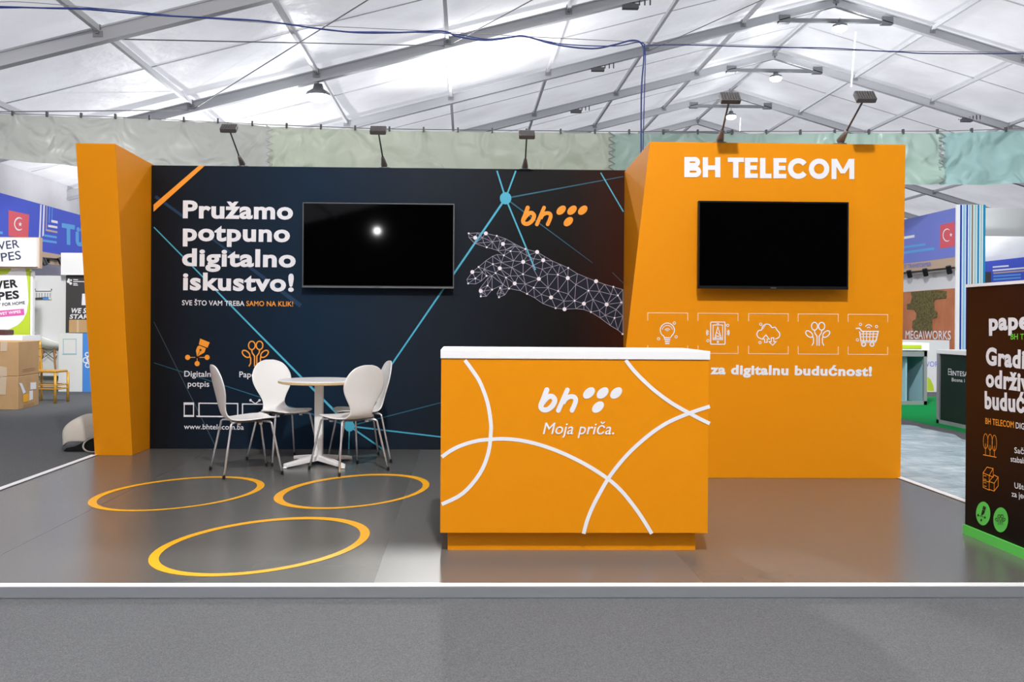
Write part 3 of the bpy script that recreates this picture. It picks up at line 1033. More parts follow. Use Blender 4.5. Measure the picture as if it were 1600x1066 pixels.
text(MB(), 'Moja priča.', CP, (848, 678.4), (959, 679), 18, bold=.006, shear=.22).build('slogan_lettering', 'white', ct)

# ------------------------------------------------------------------ table
TC = Vector((-1.275, 7.855, 0))
tb = thing('round_table', 'round white pedestal table among the four chairs', 'table', TC)
MB().lathe(TC, [(.02, .708), (.33, .708), (.35, .712), (.352, .732), (.345, .736), (.0, .736)][1:], 48).build('tabletop', 'laminate', tb, smooth=False)
MB().lathe(TC, [(.330, .704), (.3525, .7105), (.3525, .7285), (.345, .729)], 48).build('edge_band', 'tableedge', tb, label='bare plywood edge')
MB().box(TC.x - .035, TC.x + .035, TC.y - .035, TC.y + .035, .05, .706).build('column', 'tablew', tb, mods=bevel(.008, 3))
for a in (45, 135, 225, 315):
    d = Vector((math.cos(math.radians(a)), math.sin(math.radians(a)), 0))
    s = Vector((-d.y, d.x, 0))
    p0, p1 = TC + d * .0, TC + d * .345
    q = []
    for p, w_, z0, z1 in ((p0, .04, .035, .085), (p1, .028, .008, .036)):
        q.append([p - s * w_ + Vector((0, 0, z0)), p + s * w_ + Vector((0, 0, z0)), p + s * w_ + Vector((0, 0, z1)), p - s * w_ + Vector((0, 0, z1))])
    A, B = q
    MB().hexa([A[0], A[1], B[1], B[0], A[3], A[2], B[2], B[3]]).tube([p1 + Vector((0, 0, 0.0)), p1 + Vector((0, 0, .012))], .02, 10).build('foot', 'tablew', tb, mods=bevel(.008, 3))

# ------------------------------------------------------------------ chairs
def make_chair(label):
    t = thing('shell_chair', label, 'chair', (0, 0, 0), 'white shell chairs around the table')
    ORG[t.name] = Vector((0, 0, 0))
    # side profile: x forward, z up
    prof = [(.215, .440), (.205, .449), (.17, .455), (.10, .453), (.02, .446), (-.07, .440), (-.13, .444), (-.170, .462), (-.192, .495), (-.205, .54), (-.216, .60), (-.228, .66), (-.242, .72), (-.256, .78), (-.268, .83), (-.276, .865), (-.280, .884), (-.2815, .891)]
    half = [.10, .155, .190, .208, .210, .190, .150, .126, .110, .116, .150, .184, .199, .188, .158, .120, .070, .032]
    prof = spline([(a, b, c) for (a, b), c in zip(prof, half)], 2)
    NU = 12
    vs, fs = [], []
    for k, (x, z, h) in enumerate(prof):
        f = k / (len(prof) - 1)
        for j in range(NU + 1):
            s = -1 + 2 * j / NU
            dish = .016 * (s * s) * (h / .2)
            if f < .38:
                vs.append((x, s * h, z + dish * .6))
            else:
                vs.append((x + dish * 1.2, s * h, z))
    for k in range(len(prof) - 1):
        for j in range(NU):
            a = k * (NU + 1) + j
            fs.append((a, a + 1, a + NU + 2, a + NU + 1))
    def md(o):
        m = o.modifiers.new('solid', 'SOLIDIFY'); m.thickness = .011; m.offset = 0
        m = o.modifiers.new('sub', 'SUBSURF'); m.levels = 1; m.render_levels = 1
    MB().add(vs, fs).build('seat_shell', 'chairw', t, smooth=True, local=True, mods=md)
    MB().bar((-.10, 0, .425), (.12, 0, .425), .12, .014).bar((.075, -.15, .428), (.075, .15, .428), .03, .012).bar((-.085, -.13, .428), (-.085, .13, .428), .03, .012).build('mounting_plate', 'steel', t, local=True)
    for sx, sy in ((1, 1), (1, -1), (-1, 1), (-1, -1)):
        top = Vector((.085 * sx, .09 * sy, .428))
        kn = Vector((.160 * sx, .168 * sy, .428))
        ft = Vector((.232 * sx, .236 * sy, 0.018))
        dn = (ft - kn).normalized(); ot = (kn - top).normalized()
        pts = [top, kn - ot * .03, kn - ot * .012 + dn * .003, kn + dn * .012, kn + dn * .035, kn.lerp(ft, .5), ft]
        lg = MB().tube(pts, .0088, 10).build('leg', 'chrome', t, smooth=True, local=True)
        ORG[lg.name] = Vector((0, 0, 0))
        MB().tube([ft + Vector((0, 0, .012)), ft + Vector((.003 * sx, .003 * sy, -.018))], .0115, 10).build('foot_cap', 'black', lg, local=True, label='black foot cap')
        n = MB().box(.088 * sx - .012, .088 * sx + .012, .118 * sy - .01, .118 * sy + .01, .405, .432)
        n.build('clip', 'tablew', t, local=True)
    return t


c1 = make_chair('white shell chair in side view, its back to the leaning pillar')
spots = [(-1.796, 7.40, 28, None), (-1.617, 8.04, -50, 'white shell chair behind the table with the front of its round back facing the viewer'),
         (-.972, 7.53, 130, 'white shell chair seen from behind, standing over the back ring on the floor'), (-.951, 8.075, 199, 'white shell chair half hidden behind another, nearest the dark wall and the counter')]
for x, y, a, lb in spots:
    if lb is None:
        c1.location = (x, y, 0); c1.rotation_euler = (0, 0, math.radians(a))
    else:
        c = copy_tree(c1, (x, y, 0), math.radians(a)); c['label'] = lb

# ------------------------------------------------------------------ upright banner
BX = 3.0
BP = ('x', BX)
bn = thing('display_banner', 'dark brown upright banner with white headline and bright green base', 'banner', (BX, 4.85, 0))
y_a, y_b = 5.30, 4.28
zt_b = 1.475
MB().box(BX, BX + .05, y_b, y_a, .05, zt_b).build('banner_panel', 'brown', bn)
MB().box(BX - .006, BX + .056, y_b, y_a + .004, zt_b, zt_b + .018).build('top_rail', 'laminate', bn)
MB().box(BX - .012, BX + .10, y_b, y_a + .004, 0, .055).build('base', 'green', bn, label='bright green base')
def BT(n, s, l, r, cp, bold, **k):
    text(n, s, BP, l, r, cp, bold, **k)
n = MB()
BT(n, 'paperless', (1546, 517), (1684, 513), 27, .045)
n = n.build('brand_lettering', 'white', bn)
n = MB()
for s_, l, r, cp in (('Gradimo', (1541, 570.5), (1643, 581.5), 28), ('održivu', (1541, 604.5), (1622, 615.5), 28), ('budućnost', (1539.5, 639), (1655, 652), 28)):
    BT(n, s_, l, r, cp, .045)
n.build('headline_lettering', 'white', bn, label='bold white three-line headline')
BT(n2 := MB(), 'BH TELECOM', (1580, 530.5), (1640, 531.5), 9, .01); n2.build('green_subline', mat('green_ink', (110, 214, 60), .5), bn, label='small green subline')
BT(n2 := MB(), 'BH TELECOM', (1540.5, 662.5), (1585, 669), 9.5, .01); n2.build('orange_subline', 'orange2', bn, label='small orange subline')
n = MB()
BT(n, 'DIGITALNO', (1588, 669.5), (1634, 676), 9.5, .01)
for s_, l, r in (('Sačuvajte', (1586, 708), (1628, 714)), ('stabala', (1580, 721.5), (1604, 725)), ('Uštedite', (1586, 763), (1622, 770)), ('za jedan', (1581.5, 776), (1614, 782))):
    BT(n, s_, l, r, 9, .01)
n.build('caption_lettering', 'white', bn)
n = MB()
def q8(p):
    return (1500 + p[0] / 4.44, 640 + p[1] / 4.44)
for cx, top, bot in ((180, 168, 272), (211, 172, 282), (241, 178, 288)):
    n.rib(BP, [q8((cx + 16 * math.cos(t), (top + bot) / 2 + (bot - top) / 2 * math.sin(t))) for t in [2 * math.pi * k / 18 for k in range(18)]], 1.0, True)
    n.rib(BP, [q8((cx, bot - 35)), q8((cx, bot + 42))], 1.0)
n.rib(BP, [q8((163, 314)), q8((256, 332))], 1.2)
n.build('tree_icon', 'orange2', bn, label='thin orange tree symbols')
n = MB()
for loop in ([(163, 440), (205, 458), (205, 560), (163, 540)], [(163, 440), (190, 400), (232, 410), (205, 458)], [(205, 458), (232, 410), (234, 470)], [(205, 500), (240, 512), (240, 566), (205, 556)], [(205, 500), (240, 455), (268, 470), (240, 512)], [(240, 512), (268, 470), (268, 530), (240, 566)], [(163, 490), (205, 504)]):
    n.rib(BP, [q8(p) for p in loop], 1.1, len(loop) > 2)
for k in range(4):
    n.rib(BP, [q8((168, 458 + k * 24)), q8((186, 463 + k * 24))], 1.0)
n.build('money_stack_icon', 'orange2', bn, label='thin orange money stack symbol')
n = MB()
n.oval(BP, *q8((163, 722)), 11.2, 18.5); n.build('round_badge', 'green', bn, label='green round badge with a pen')
n = MB(); n.oval(BP, *q8((285, 766)), 11.6, 19.5); n.build('round_badge', 'green', bn, label='green round badge with a tree')
n = MB()
n.poly(BP, [q8(p) for p in ((166, 668), (184, 678), (178, 700), (160, 690))], off=.004)
n.poly(BP, [q8(p) for p in ((160, 694), (177, 703), (170, 724), (150, 738))], off=.004)
for p in ((130, 733), (178, 750), (152, 768)):
    n.oval(BP, *q8(p), 1.2, 1.9, off=.004, n=10)
n.rib(BP, [q8((130, 733)), q8((178, 750))], .7, off=.004)
tree_icon(n, BP, *q8((285, 766)), 8, .9)
for i in range(len(n.v)):
    n.v[i].x = min(n.v[i].x, BX - .004)
n.build('badge_symbol', 'ink', bn)

# ------------------------------------------------------------------ green drapes behind the stand
def drape(px0, px1, rgb, label, seed):
    top = [(-460, 162), (0, 178), (200, 184), (370, 192), (420, 197), (600, 203), (800, 206), (955, 207.5), (1200, 208), (1470, 207), (1600, 203), (1760, 198)]
    bot = [(-460, 216), (0, 248), (120, 261), (420, 274), (955, 284), (1415, 288.5), (1600, 287.5), (1760, 285)]
    def ev(tab, x):
        for (a, b), (c, d) in zip(tab, tab[1:]):
            if a <= x <= c:
                return b + (d - b) * (x - a) / (c - a)
    m = mat('light_tinted_drape', rgb, .36, spec=.55, translucent=.3, bump=(1.7, .75, .22, 1.2, 1.4))  # each panel's colour carries its backlight and mixed hall light
    rnd = random.Random(seed)
    waves = [(rnd.uniform(.6, 6), rnd.choice((-1, 1)) * rnd.uniform(1.5, 11), rnd.uniform(0, 6.28), rnd.uniform(.008, .03)) for _ in range(14)]
    NXc, NZc = 130, 14
    vs, fs = [], []
    hooks = []
    for i in range(NXc + 1):
        x = px0 + (px1 - px0) * i / NXc
        st = 1.3 * abs(math.sin((x - 20) / 53.5 * math.pi))
        a, b = at(x, ev(top, x) + st, ('y', 17)), at(x, ev(bot, x), ('y', 17))
        for j in range(NZc + 1):
            f = j / NZc
            p = a.lerp(b, f)
            d = sum(h * math.sin(kx * p.x + kz * p.z + ph) for kx, kz, ph, h in waves) * (.25 + f)
            vs.append((p.x, 17 + d, p.z))
    for i in range(NXc):
        for j in range(NZc):
            a = i * (NZc + 1) + j
            fs.append((a, a + 1, a + NZc + 2, a + NZc + 1))
    t = thing('drape', label, 'drape', (vs[0][0], 17, vs[0][2]), 'drapes hung across the hall')
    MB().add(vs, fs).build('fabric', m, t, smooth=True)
    k = math.ceil((px0 - 20) / 53.5)
    while 20 + k * 53.5 < px1:
        x = 20 + k * 53.5
        p = at(x, ev(top, x) - 1, ('y', 17))
        MB().box(p.x - .016, p.x + .016, 16.97, 17.03, p.z - .04, p.z + .05).build('hook', 'beamdark', t)
        k += 1
    # lacing along the edge
    if px1 < 1700:
        n = MB()
        for q in range(7):
            f = (q + .3) / 7
            yv = ev(top, px1) * (1 - f) + ev(bot, px1) * f
            p = at(px1, yv, ('y', 16.93))
            n.tube([p + Vector((-.06, 0, .05)), p + Vector((.06, 0, -.02)), p + Vector((-.06, 0, -.06))], .014, 6)
        n.build('lacing', 'whitefab' if px1 < 900 else 'greyfab', t)
    return t


drape(-460, 421, (208, 210, 202), 'drape tinted sage grey for the light, hung high behind the leaning pillar', 3)
drape(421, 956, (216, 224, 204), 'creased drape tinted pale green for the backlight, hung high behind the dark wall', 5)
drape(956, 1472, (186, 212, 200), 'drape tinted mint for the mixed light, hung high behind the orange tower', 8)
drape(1472, 1760, (176, 212, 210), 'drape tinted teal for the mixed light, hung high beside the striped column', 9)
o = MB().tube([at(x, y, ('y', 17.0)) for x, y in ((-460, 161), (0, 177), (185, 183), (420, 195), (600, 201.5), (955, 205.5), (1470, 205), (1760, 196))], .008, 6).build('drape_wire', 'wire')
tag(o, 'thin wire carrying the row of green drapes', 'wire')

# ------------------------------------------------------------------ blue cables across the hall
CB = 9.6
t = thing('cable_run', 'blue data cables strung across the hall and dropping behind the orange tower', 'cable', at(0, 11, ('y', CB)))
def run(pts, r, m, nm):
    MB().tube(spline([tuple(at(x, y, ('y', CB))) for x, y in pts], 5), r, 6).build(nm, m, t, smooth=True)
run([(-520, 2), (-60, 9), (0, 10.5), (80, 13), (140, 15), (250, 24), (400, 32), (500, 45), (560, 51), (620, 51), (690, 48.5), (715, 57), (760, 63), (800, 58), (820, 56.5), (870, 70), (925, 76), (960, 70), (988, 63), (1003, 69), (1006, 90), (1002, 150), (1002, 300)], .009, 'cable', 'blue_cable')
run([(-520, 5), (-60, 12), (60, 12), (160, 14), (300, 27), (430, 35), (520, 48), (600, 50), (700, 52), (760, 61), (815, 57), (880, 69), (960, 72), (1000, 66), (1008, 80), (1007, 140), (1003, 300)], .006, 'cable', 'blue_cable')
run([(1003, 72), (1060, 70), (1200, 74), (1290, 75), (1400, 81), (1520, 84), (2100, 80)], .006, 'cable', 'blue_cable')
run([(-520, -12), (-60, 2), (50, 4), (250, 22), (420, 36), (700, 50), (840, 58), (1010, 66), (1200, 72), (1400, 80), (2100, 84)], .004, 'wire', 'carrier_wire')

# ------------------------------------------------------------------ neighbouring stand beyond the leaning pillar
LX = -8.0
LP = ('x', LX)
fa = thing('fascia_sign', 'blue fascia with red flag and striped emblem high beyond the leaning pillar', 'fascia', (LX, 16.8, 2.5))
MB().box(LX - .06, LX, 15.2, 19.6, 2.52, 3.41).build('fascia_board', 'blue', fa)
MB().box(LX - .06, LX, 16.95, 19.6, 2.30, 2.52).build('tan_strip', 'tan', fa, label='tan board under the blue')
n = MB(); n.poly(LP, [(13, 328.5), (45.5, 335.5), (43.8, 372), (13, 369)]); n.build('flag', 'red', fa, label='red flag with white crescent and star')
n = MB()
n.rib(LP, [(29.5 + 8.6 * math.cos(a) * .85, 350 + 9.6 * math.sin(a)) for a in [math.radians(50 + 260 * k / 14) for k in range(15)]], [.5, 1.4, 2, 2.4, 2.7, 2.9, 3, 3, 3, 2.9, 2.7, 2.4, 2, 1.4, .5], off=.006)
sx_, sy_ = 31, 350.5
n.poly(LP, [(sx_ + (3.1 if k % 2 == 0 else 1.3) * math.cos(math.radians(36 * k - 90)), sy_ + (4.2 if k % 2 == 0 else 1.7) * math.sin(math.radians(36 * k - 90))) for k in range(10)], off=.006)
n.build('crescent_and_star', 'white', fa)
n = MB()
n.poly(LP, [(62.8, 319.5), (65, 320), (63, 372), (60.5, 372)]); n.poly(LP, [(67.5, 320.5), (70, 321), (68.3, 368), (65.7, 370)])
n.rib(LP, [(80, 345.5), (90, 347.5)], 4); n.rib(LP, [(75, 353), (89.5, 355.5)], 3.6)
n.build('white_stripe', 'white', fa)
n = MB(); n.rib(LP, [(73, 322), (72, 359.5), (89.5, 363)], 3); n.build('sand_stripe', 'tan', fa)
n = MB(); n.rib(LP, [(77.5, 322.5), (76.5, 348)], 2.6); n.rib(LP, [(81.5, 323.5), (81, 343)], 2)
n.rib(LP, [(69, 368), (88.5, 371)], 3.4); n.rib(LP, [(64, 375.5), (88.5, 379)], 3.6); n.rib(LP, [(-20, 362), (4, 364)], 4)
n.build('light_blue_stripe', 'sky', fa)
text(MB(), 'Türkiye', LP, (96.5, 381.5), (190, 393), 33, bold=.04).build('fascia_lettering', 'sky', fa)
tag(MB().box(-8.75, -8.65, 12.5, 20.5, CZ, 2.5).build('partition_wall', 'panel', kind='thing'), 'plain white partition under the blue fascia', 'partition')

def px_box(x0, y0, x1, y1, yf, dp, ground=False):
    a, b_ = at(x0, y1, ('y', yf)), at(x1, y0, ('y', yf))
    return (a.x, b_.x, yf, yf + dp, CZ if ground else a.z, b_.z)

# white projecting sign and green poster
F1 = 14.9
s1 = thing('lightbox_sign', 'white sign with navy lettering above the lime poster', 'sign', at(28, 418, ('y', F1)))
MB().box(*px_box(-46, 372.5, 57, 416, F1, .12)).build('sign_box', 'laminate', s1)
MB().box(*px_box(-48, 371, 62, 418.5, F1 + .06, .1)).build('sign_frame', 'tan', s1)
n = MB()
text(n, 'POWER', ('y', F1), (-36, 395), (31, 387), 13, bold=.012); text(n, 'WIPES', ('y', F1), (-28, 413), (33.5, 405), 13.5, bold=.012)
n.build('sign_lettering', 'navy', s1)
F2 = 15.1
p1 = thing('poster_panel', 'lime and white poster panel with black lettering beyond the cardboard boxes', 'poster', at(23, 560, ('y', F2)))
MB().box(*px_box(-60, 417, 46.5, 560, F2, .06, True)).build('poster_board', 'lime', p1)
P2 = ('y', F2)
n = MB(); n.poly(P2, [(-50, 430), (-10, 431), (12, 428), (18, 420), (19, 417.5), (39.5, 417.5), (43, 440), (44.5, 470), (42, 488), (36, 500), (28, 508), (14, 515), (-10, 517), (-50, 518)]); n.build('white_shape', 'white', p1)
n = MB()
text(n, 'POWER', P2, (-40, 456), (28.5, 449), 13, bold=.04, off=.005); text(n, 'WIPES', P2, (-34, 473), (30.5, 466.5), 13, bold=.04, off=.005); text(n, 'QUALITY FOR HOME', P2, (-28, 481.5), (39.5, 475.5), 5, bold=.02, off=.005)
n.build('poster_lettering', 'ink', p1)
n = MB(); n.poly(P2, [(-30, 488), (37.5, 482.5), (38.3, 492.5), (-30, 498)], off=.004); n.build('pink_band', 'pink', p1)
text(MB(), 'CLEAN WET WIPES', P2, (-26, 496), (33, 489), 4.5, bold=.03, off=.007).build('band_lettering', 'white', p1)
tag(MB().box(*px_box(46.5, 424, 51, 612, F2 + .02, .08, True)).build('upright_post', 'laminate', kind='thing'), 'white upright post beside the lime poster', 'post')
F3 = 17.0
gp = thing('grey_partition', 'pale grey partition with a small picture hung on it', 'partition', at(75, 600, ('y', F3)))
MB().box(*px_box(50, 431, 103.5, 600, F3, .06, True)).build('board', 'panel', gp)
q = at(68, 460, ('y', F3 - .03))
pc = thing('small_picture', 'small wide picture hung from two pins on the grey partition', 'picture', q)
MB().box(*px_box(55, 454.5, 80, 468, F3 - .03, .025)).build('frame', 'panel', pc)
n = MB(); PP = ('y', F3 - .03)
n.poly(PP, [(55.2, 454.6), (79.8, 454.6), (79.8, 455.8), (55.2, 455.8)])
for x in (57, 61, 65, 70, 74, 78):
    n.poly(PP, [(x, 458), (x + .9, 458), (x + .6, 466), (x, 466)])
n.poly(PP, [(55.2, 465.5), (67, 464.5), (67, 468), (55.2, 468)])
n.build('dark_print', 'charcoal', pc)
n = MB(); n.poly(PP, [(67, 464), (76, 464), (76, 468), (67, 468)]); n.build('blue_print', 'cobalt', pc)
n = MB(); n.rib(PP, [(54.8, 452), (56, 454.5)], .6); n.rib(PP, [(80.6, 452.3), (79.6, 454.5)], .6); n.oval(PP, 54.8, 452, 1, 1, n=8); n.oval(PP, 80.6, 452.3, 1, 1, n=8); n.build('pin', 'ink', pc)
F4 = 16.9
dp_ = thing('dark_poster', 'charcoal poster with white slanted lettering beyond the small carton', 'poster', at(118, 560, ('y', F4)))
MB().box(*px_box(102, 400, 152, 600, F4, .05, True)).build('poster_board', 'charcoal', dp_)
PD = ('y', F4)
n = MB()
for x, y, r in ((107, 440, 2.6), (110.5, 443, 2.4), (107.5, 437, 1.8), (111, 438, 1.6)):
    n.oval(PD, x, y, r, r, n=6)
for yv, x1 in ((437, 122), (440, 132), (443, 121), (445.5, 122)):
    n.rib(PD, [(114.5, yv), (x1, yv + .2)], 1.3)
text(n, 'WE START', PD, (110, 489.5), (160, 489.8), 8, bold=.03, shear=.2); text(n, 'STARTUP', PD, (108.5, 498.3), (160, 498.6), 7, bold=.03, shear=.2)
n.poly(PD, [(128.5, 459), (134, 459), (134, 477), (127.5, 477)])
n.build('poster_lettering', 'white', dp_)
s2 = tag(MB().box(*px_box(95, 395.5, 160, 429.5, F4 - .103, .1)).build('blank_lightbox', 'laminate', kind='thing'), 'plain white lightbox sign beside the leaning pillar', 'sign')
# track with spots
tr = thing('spot_track', 'black lighting track under the tan board beyond the leaning pillar', 'track light', at(80, 404, ('x', LX + .03)))
XT = ('x', LX + .03)
MB().bar(at(62, 403, XT), at(110, 407, XT), .03, .03).build('rail', 'black', tr)
MB().box(LX, LX + .03, 17.3, 17.36, 2.32, 2.42).box(LX, LX + .03, 18.4, 18.46, 2.3, 2.42).build('clip', 'black', tr)
for x, y in ((69, 409), (95, 408)):
    p = at(x, y, ('x', LX + .085))
    MB().tube([p + Vector((-.03, 0, .06)), p + Vector((.03, 0, -.06))], .05, 10).build('spot_head', 'black', tr)
# cabinet, carton, blue side
F5 = 16.2
cb = thing('white_cabinet', 'white cabinet with a cobalt blue side below the small carton', 'cabinet', at(110, 612, ('y', F5)))
bx5 = px_box(91, 521, 129, 612, F5, .6, True)
MB().box(*bx5).build('cabinet_body', 'panel', cb, mods=bevel(.004))
bx6 = px_box(129, 521, 175, 612, F5 - .004, .6, True)
MB().box(*bx6).build('blue_panel', 'cobalt', cb)
n = MB(); n.rib(('y', F5), [(99, 530), (119, 530), (119, 553), (99, 553)], 1, True); n.rib(('y', F5), [(97, 554), (120, 554)], 1); n.build('acrylic_holder', 'aqua', cb)
n = MB(); PB = ('y', F5 - .004)
for x, y, r in ((136.5, 554, 3), (134, 563, 4), (140, 561, 4), (137, 571, 3.4), (143, 568, 4)):
    n.rib(PB, arc(x, y, r, 0, 330, 11), 1.6, True, off=.004)
n.build('white_emblem', 'white', cb)
MB_c = thing('carton', 'small closed cardboard carton standing on the white cabinet', 'box', (at(120, 521, ('y', F5)).x, F5 + .1, bx5[5] + .012))
b_ = px_box(107.5, 500, 140, 521, F5 + .05, .35); MB().box(b_[0], b_[1], b_[2], b_[3], bx5[5] + .012, b_[5]).build('carton_body', 'card', MB_c, mods=bevel(.006))
b_ = px_box(120, 500, 123, 521, F5 + .046, .35); MB().box(b_[0], b_[1], b_[2], b_[2] + .01, bx5[5] + .015, px_box(107, 500, 140, 521, F5 + .05, .35)[5]).build('tape_strip', 'tape', MB_c)
# stacked big cartons
def carton(label, P, z0, z1, extras):
    """P: ground quad counter-clockwise"""
    t = thing('cardboard_box', label, 'box', (sum(p[0] for p in P) / 4, sum(p[1] for p in P) / 4, z0), 'stacked shipping cartons')
    MB().hexa([(x, y, z0) for x, y in P] + [(x, y, z1) for x, y in P]).build('carton_body', 'card', t, mods=bevel(.008))
    return t
# near edge corner at (28,641); faces: front towards viewer, side running back to (62,632)
A = at(28, 641, ('z', CZ)); Bq = at(60.5, 633, ('z', CZ))
e1 = Vector((Bq.x - A.x, Bq.y - A.y, 0)); e2 = Vector((-.72, .06, 0))
PQ = [((A + e2).x, (A + e2).y), (A.x, A.y), (Bq.x, Bq.y), ((Bq + e2).x, (Bq + e2).y)]
za = at(28, 588.5, ('y', A.y)).z
zb_ = at(27, 534, ('y', A.y)).z
k1 = carton('lower large cardboard box with white and amber labels on its side', PQ, CZ, za, None)
k2 = carton('upper large cardboard box resting on the labelled one', PQ, za + .002, zb_, None)
SPn = e1.normalized().cross(Vector((0, 0, 1)))
SP = (A, SPn)
FPn = e2.normalized().cross(Vector((0, 0, 1)))
FP = (A, FPn)
n = MB(); n.poly(SP, [(29.5, 598.5), (34, 599), (40, 613), (36, 616)], off=.004); n.poly(SP, [(47, 598), (56, 597.5), (56, 608), (47, 609)], off=.004); n.poly(SP, [(45.5, 611), (51, 610), (51, 624), (45.5, 626)], off=.004); n.build('white_sticker', 'white', k1, label='white shipping labels')
n = MB(); n.poly(SP, [(35.5, 617), (45, 614.5), (45, 627), (35.5, 629)], off=.0045); n.build('amber_sticker', 'ring', k1, label='amber label')
n = MB(); n.rib(SP, [(36, 633.5), (53, 629)], .8, off=.004); n.rib(SP, [(36, 636), (53, 631.5)], .8, off=.004); n.build('printed_line', 'wood', k1)
n = MB(); n.rib(SP, [(36, 578), (54, 574.5)], .8, off=.004); n.rib(SP, [(36, 581), (54, 577.5)], .8, off=.004); n.build('printed_line', 'wood', k2)
n = MB(); n.poly(FP, [(1, 588), (11, 589), (9, 617), (-4, 617)], off=.004); n.build('tape_strip', 'tape', k1)
n = MB(); n.poly(FP, [(1, 534), (12, 534.5), (11, 549), (1, 549)], off=.004); n.poly(FP, [(-2, 572), (11, 574), (11, 588), (-2, 588)], off=.004); n.build('tape_strip', 'tape', k2)
# white table with brown bag
tt = thing('display_table', 'white table top showing above the cardboard boxes', 'table', at(5, 600, ('y', 14.2)))
b_ = px_box(-60, 524.5, 35, 533, 14.2, .6); MB().box(*b_).build('tabletop', 'laminate', tt)
for sx in (b_[0] + .05, b_[1] - .05):
    for sy in (14.25, 14.75):
        MB().box(sx - .02, sx + .02, sy - .02, sy + .02, CZ, b_[4]).build('leg', 'laminate', tt)
bz = b_[5]
bb = px_box(-30, 515.5, 10, 524, 14.35, .25)
tag(MB().box(bb[0], bb[1], bb[2], bb[3], bz, bb[5]).build('brown_case', mat('brown_leather', (72, 42, 36), .5), mods=bevel(.02, 3)), 'dark brown case lying on the white table beyond the boxes', 'case')

# gold chair seen side-on
gc = thing('gold_banquet_chair', 'gold spindle-back banquet chair beside the cardboard boxes', 'chair', at(85, 628, ('z', CZ)))
def G(px_, py_, Y):
    return at(px_, py_, ('y', Y))
yA, yB = 14.45, 14.05
z0 = CZ
f_near = at(86, 631, ('z', CZ)); f_far = at(106, 628, ('z', CZ)); b_far = at(64.5, 627, ('z', CZ))
b_near = f_near + (b_far - f_far)
zs = at(86, 583, ('y', f_near.y)).z
zt_c = at(61.5, 532, ('y', b_far.y)).z
up = Vector((0, 0, 1))
for nm, p in (('leg', f_near), ('leg', f_far)):
    MB().tube([p, p + up * (zs - CZ)], .021, 10).build(nm, 'gold', gc, smooth=True)
for p in (b_far, b_near):
    pts = [p + up * (k / 12 * (zt_c - CZ)) + (Vector((-.03, 0, 0)) * max(0, k - 6) / 6) for k in range(13)]
    MB().tube(pts, [.02 if k % 2 else .015 for k in range(13)], 10).build('back_post', 'gold', gc, smooth=True)
n = MB(); n.hexa([f_near + up * (zs - CZ), f_far + up * (zs - CZ), b_far + up * (zs - CZ), b_near + up * (zs - CZ), f_near + up * (zs - CZ + .035), f_far + up * (zs - CZ + .035), b_far + up * (zs - CZ + .035), b_near + up * (zs - CZ + .035)])
n.build('seat', 'gold', gc, mods=bevel(.01))
n = MB()
for hgt in (.22, .28):
    for a, c in ((f_near, f_far), (f_far, b_far), (b_far, b_near), (b_near, f_near)):
        n.tube([a + up * hgt, c + up * hgt], .011, 8)
n.build('stretcher', 'gold', gc)
n = MB()
for k in range(1, 6):
    p = b_far.lerp(b_near, k / 6) + up * (zs - CZ)
    n.tube([p, p + up * (zt_c - zs) + Vector((-.03, 0, 0))], .009, 6)
for hgt in (.5, .75, .98):
    q = up * ((zs - CZ) + (zt_c - zs) * hgt) + Vector((-.03 * hgt, 0, 0))
    n.tube([b_far + q, b_near + q], .011, 8)
n.build('spindle_back', 'gold', gc)

# white tub chair on wooden legs
tcx = at(76, 606, ('z', CZ))
tc_ = thing('tub_chair', 'white bucket chair on splayed wooden legs behind the gold chair', 'chair', tcx)
yq = tcx.y - .1
cx = at(80, 545, ('y', yq)).x
zb0, zback, zfront = at(76, 546, ('y', yq)).z, at(60, 518, ('y', yq)).z, at(88, 539, ('y', yq)).z
vs, fs = [], []
NT, NK = 24, 7
for k in range(NK):
    f = k / (NK - 1)
    for j in range(NT):
        a = 2 * math.pi * j / NT
        back = .5 - .5 * math.cos(a)           # 1 at the back, which points to the cardboard boxes
        rim = zfront + (zback - zfront) * back ** .8
        r_ = .30 * (math.sin(f * math.pi / 2) ** .7) * (.92 + .08 * back) if k else .02
        vs.append((cx + math.cos(a) * r_, yq + math.sin(a) * r_, zb0 + (rim - zb0) * f ** 1.8))
for k in range(NK - 1):
    for j in range(NT):
        fs.append((k * NT + j, k * NT + (j + 1) % NT, (k + 1) * NT + (j + 1) % NT, (k + 1) * NT + j))
fs.append(tuple(reversed(range(NT))))
def md2(o):
    m = o.modifiers.new('solid', 'SOLIDIFY'); m.thickness = .02
    m = o.modifiers.new('sub', 'SUBSURF'); m.levels = 2; m.render_levels = 2
MB().add(vs, fs).build('seat_shell', 'chairw', tc_, smooth=True, mods=md2)
zq = at(76, 545, ('y', yq)).z
for sx, sy in ((1, 1), (1, -1), (-1, 1), (-1, -1)):
    MB().tube([(cx + .1 * sx, yq + .1 * sy, zq + .02), (cx + .2 * sx, yq + .2 * sy, CZ)], [.02, .013], 8).build('leg', 'wood', tc_, smooth=True)
n = MB()
for a, c in (((1, 1), (-1, 1)), ((1, -1), (-1, -1)), ((1, 1), (1, -1)), ((-1, 1), (-1, -1))):
    for h1, h2 in ((.03, .2), (.2, .03)):
        f1, f2 = .1 + .1 * h1 / .6, .1 + .1 * h2 / .6
        n.tube([(cx + f1 * a[0], yq + f1 * a[1], zq - h1), (cx + f2 * c[0], yq + f2 * c[1], zq - h2)], .006, 6)
n.build('wire_brace', 'black', tc_)
n = MB(); n.box(cx - .18, cx + .18, yq - .18, yq + .18, .16, .185); n.build('shelf', 'beamdark', tc_)

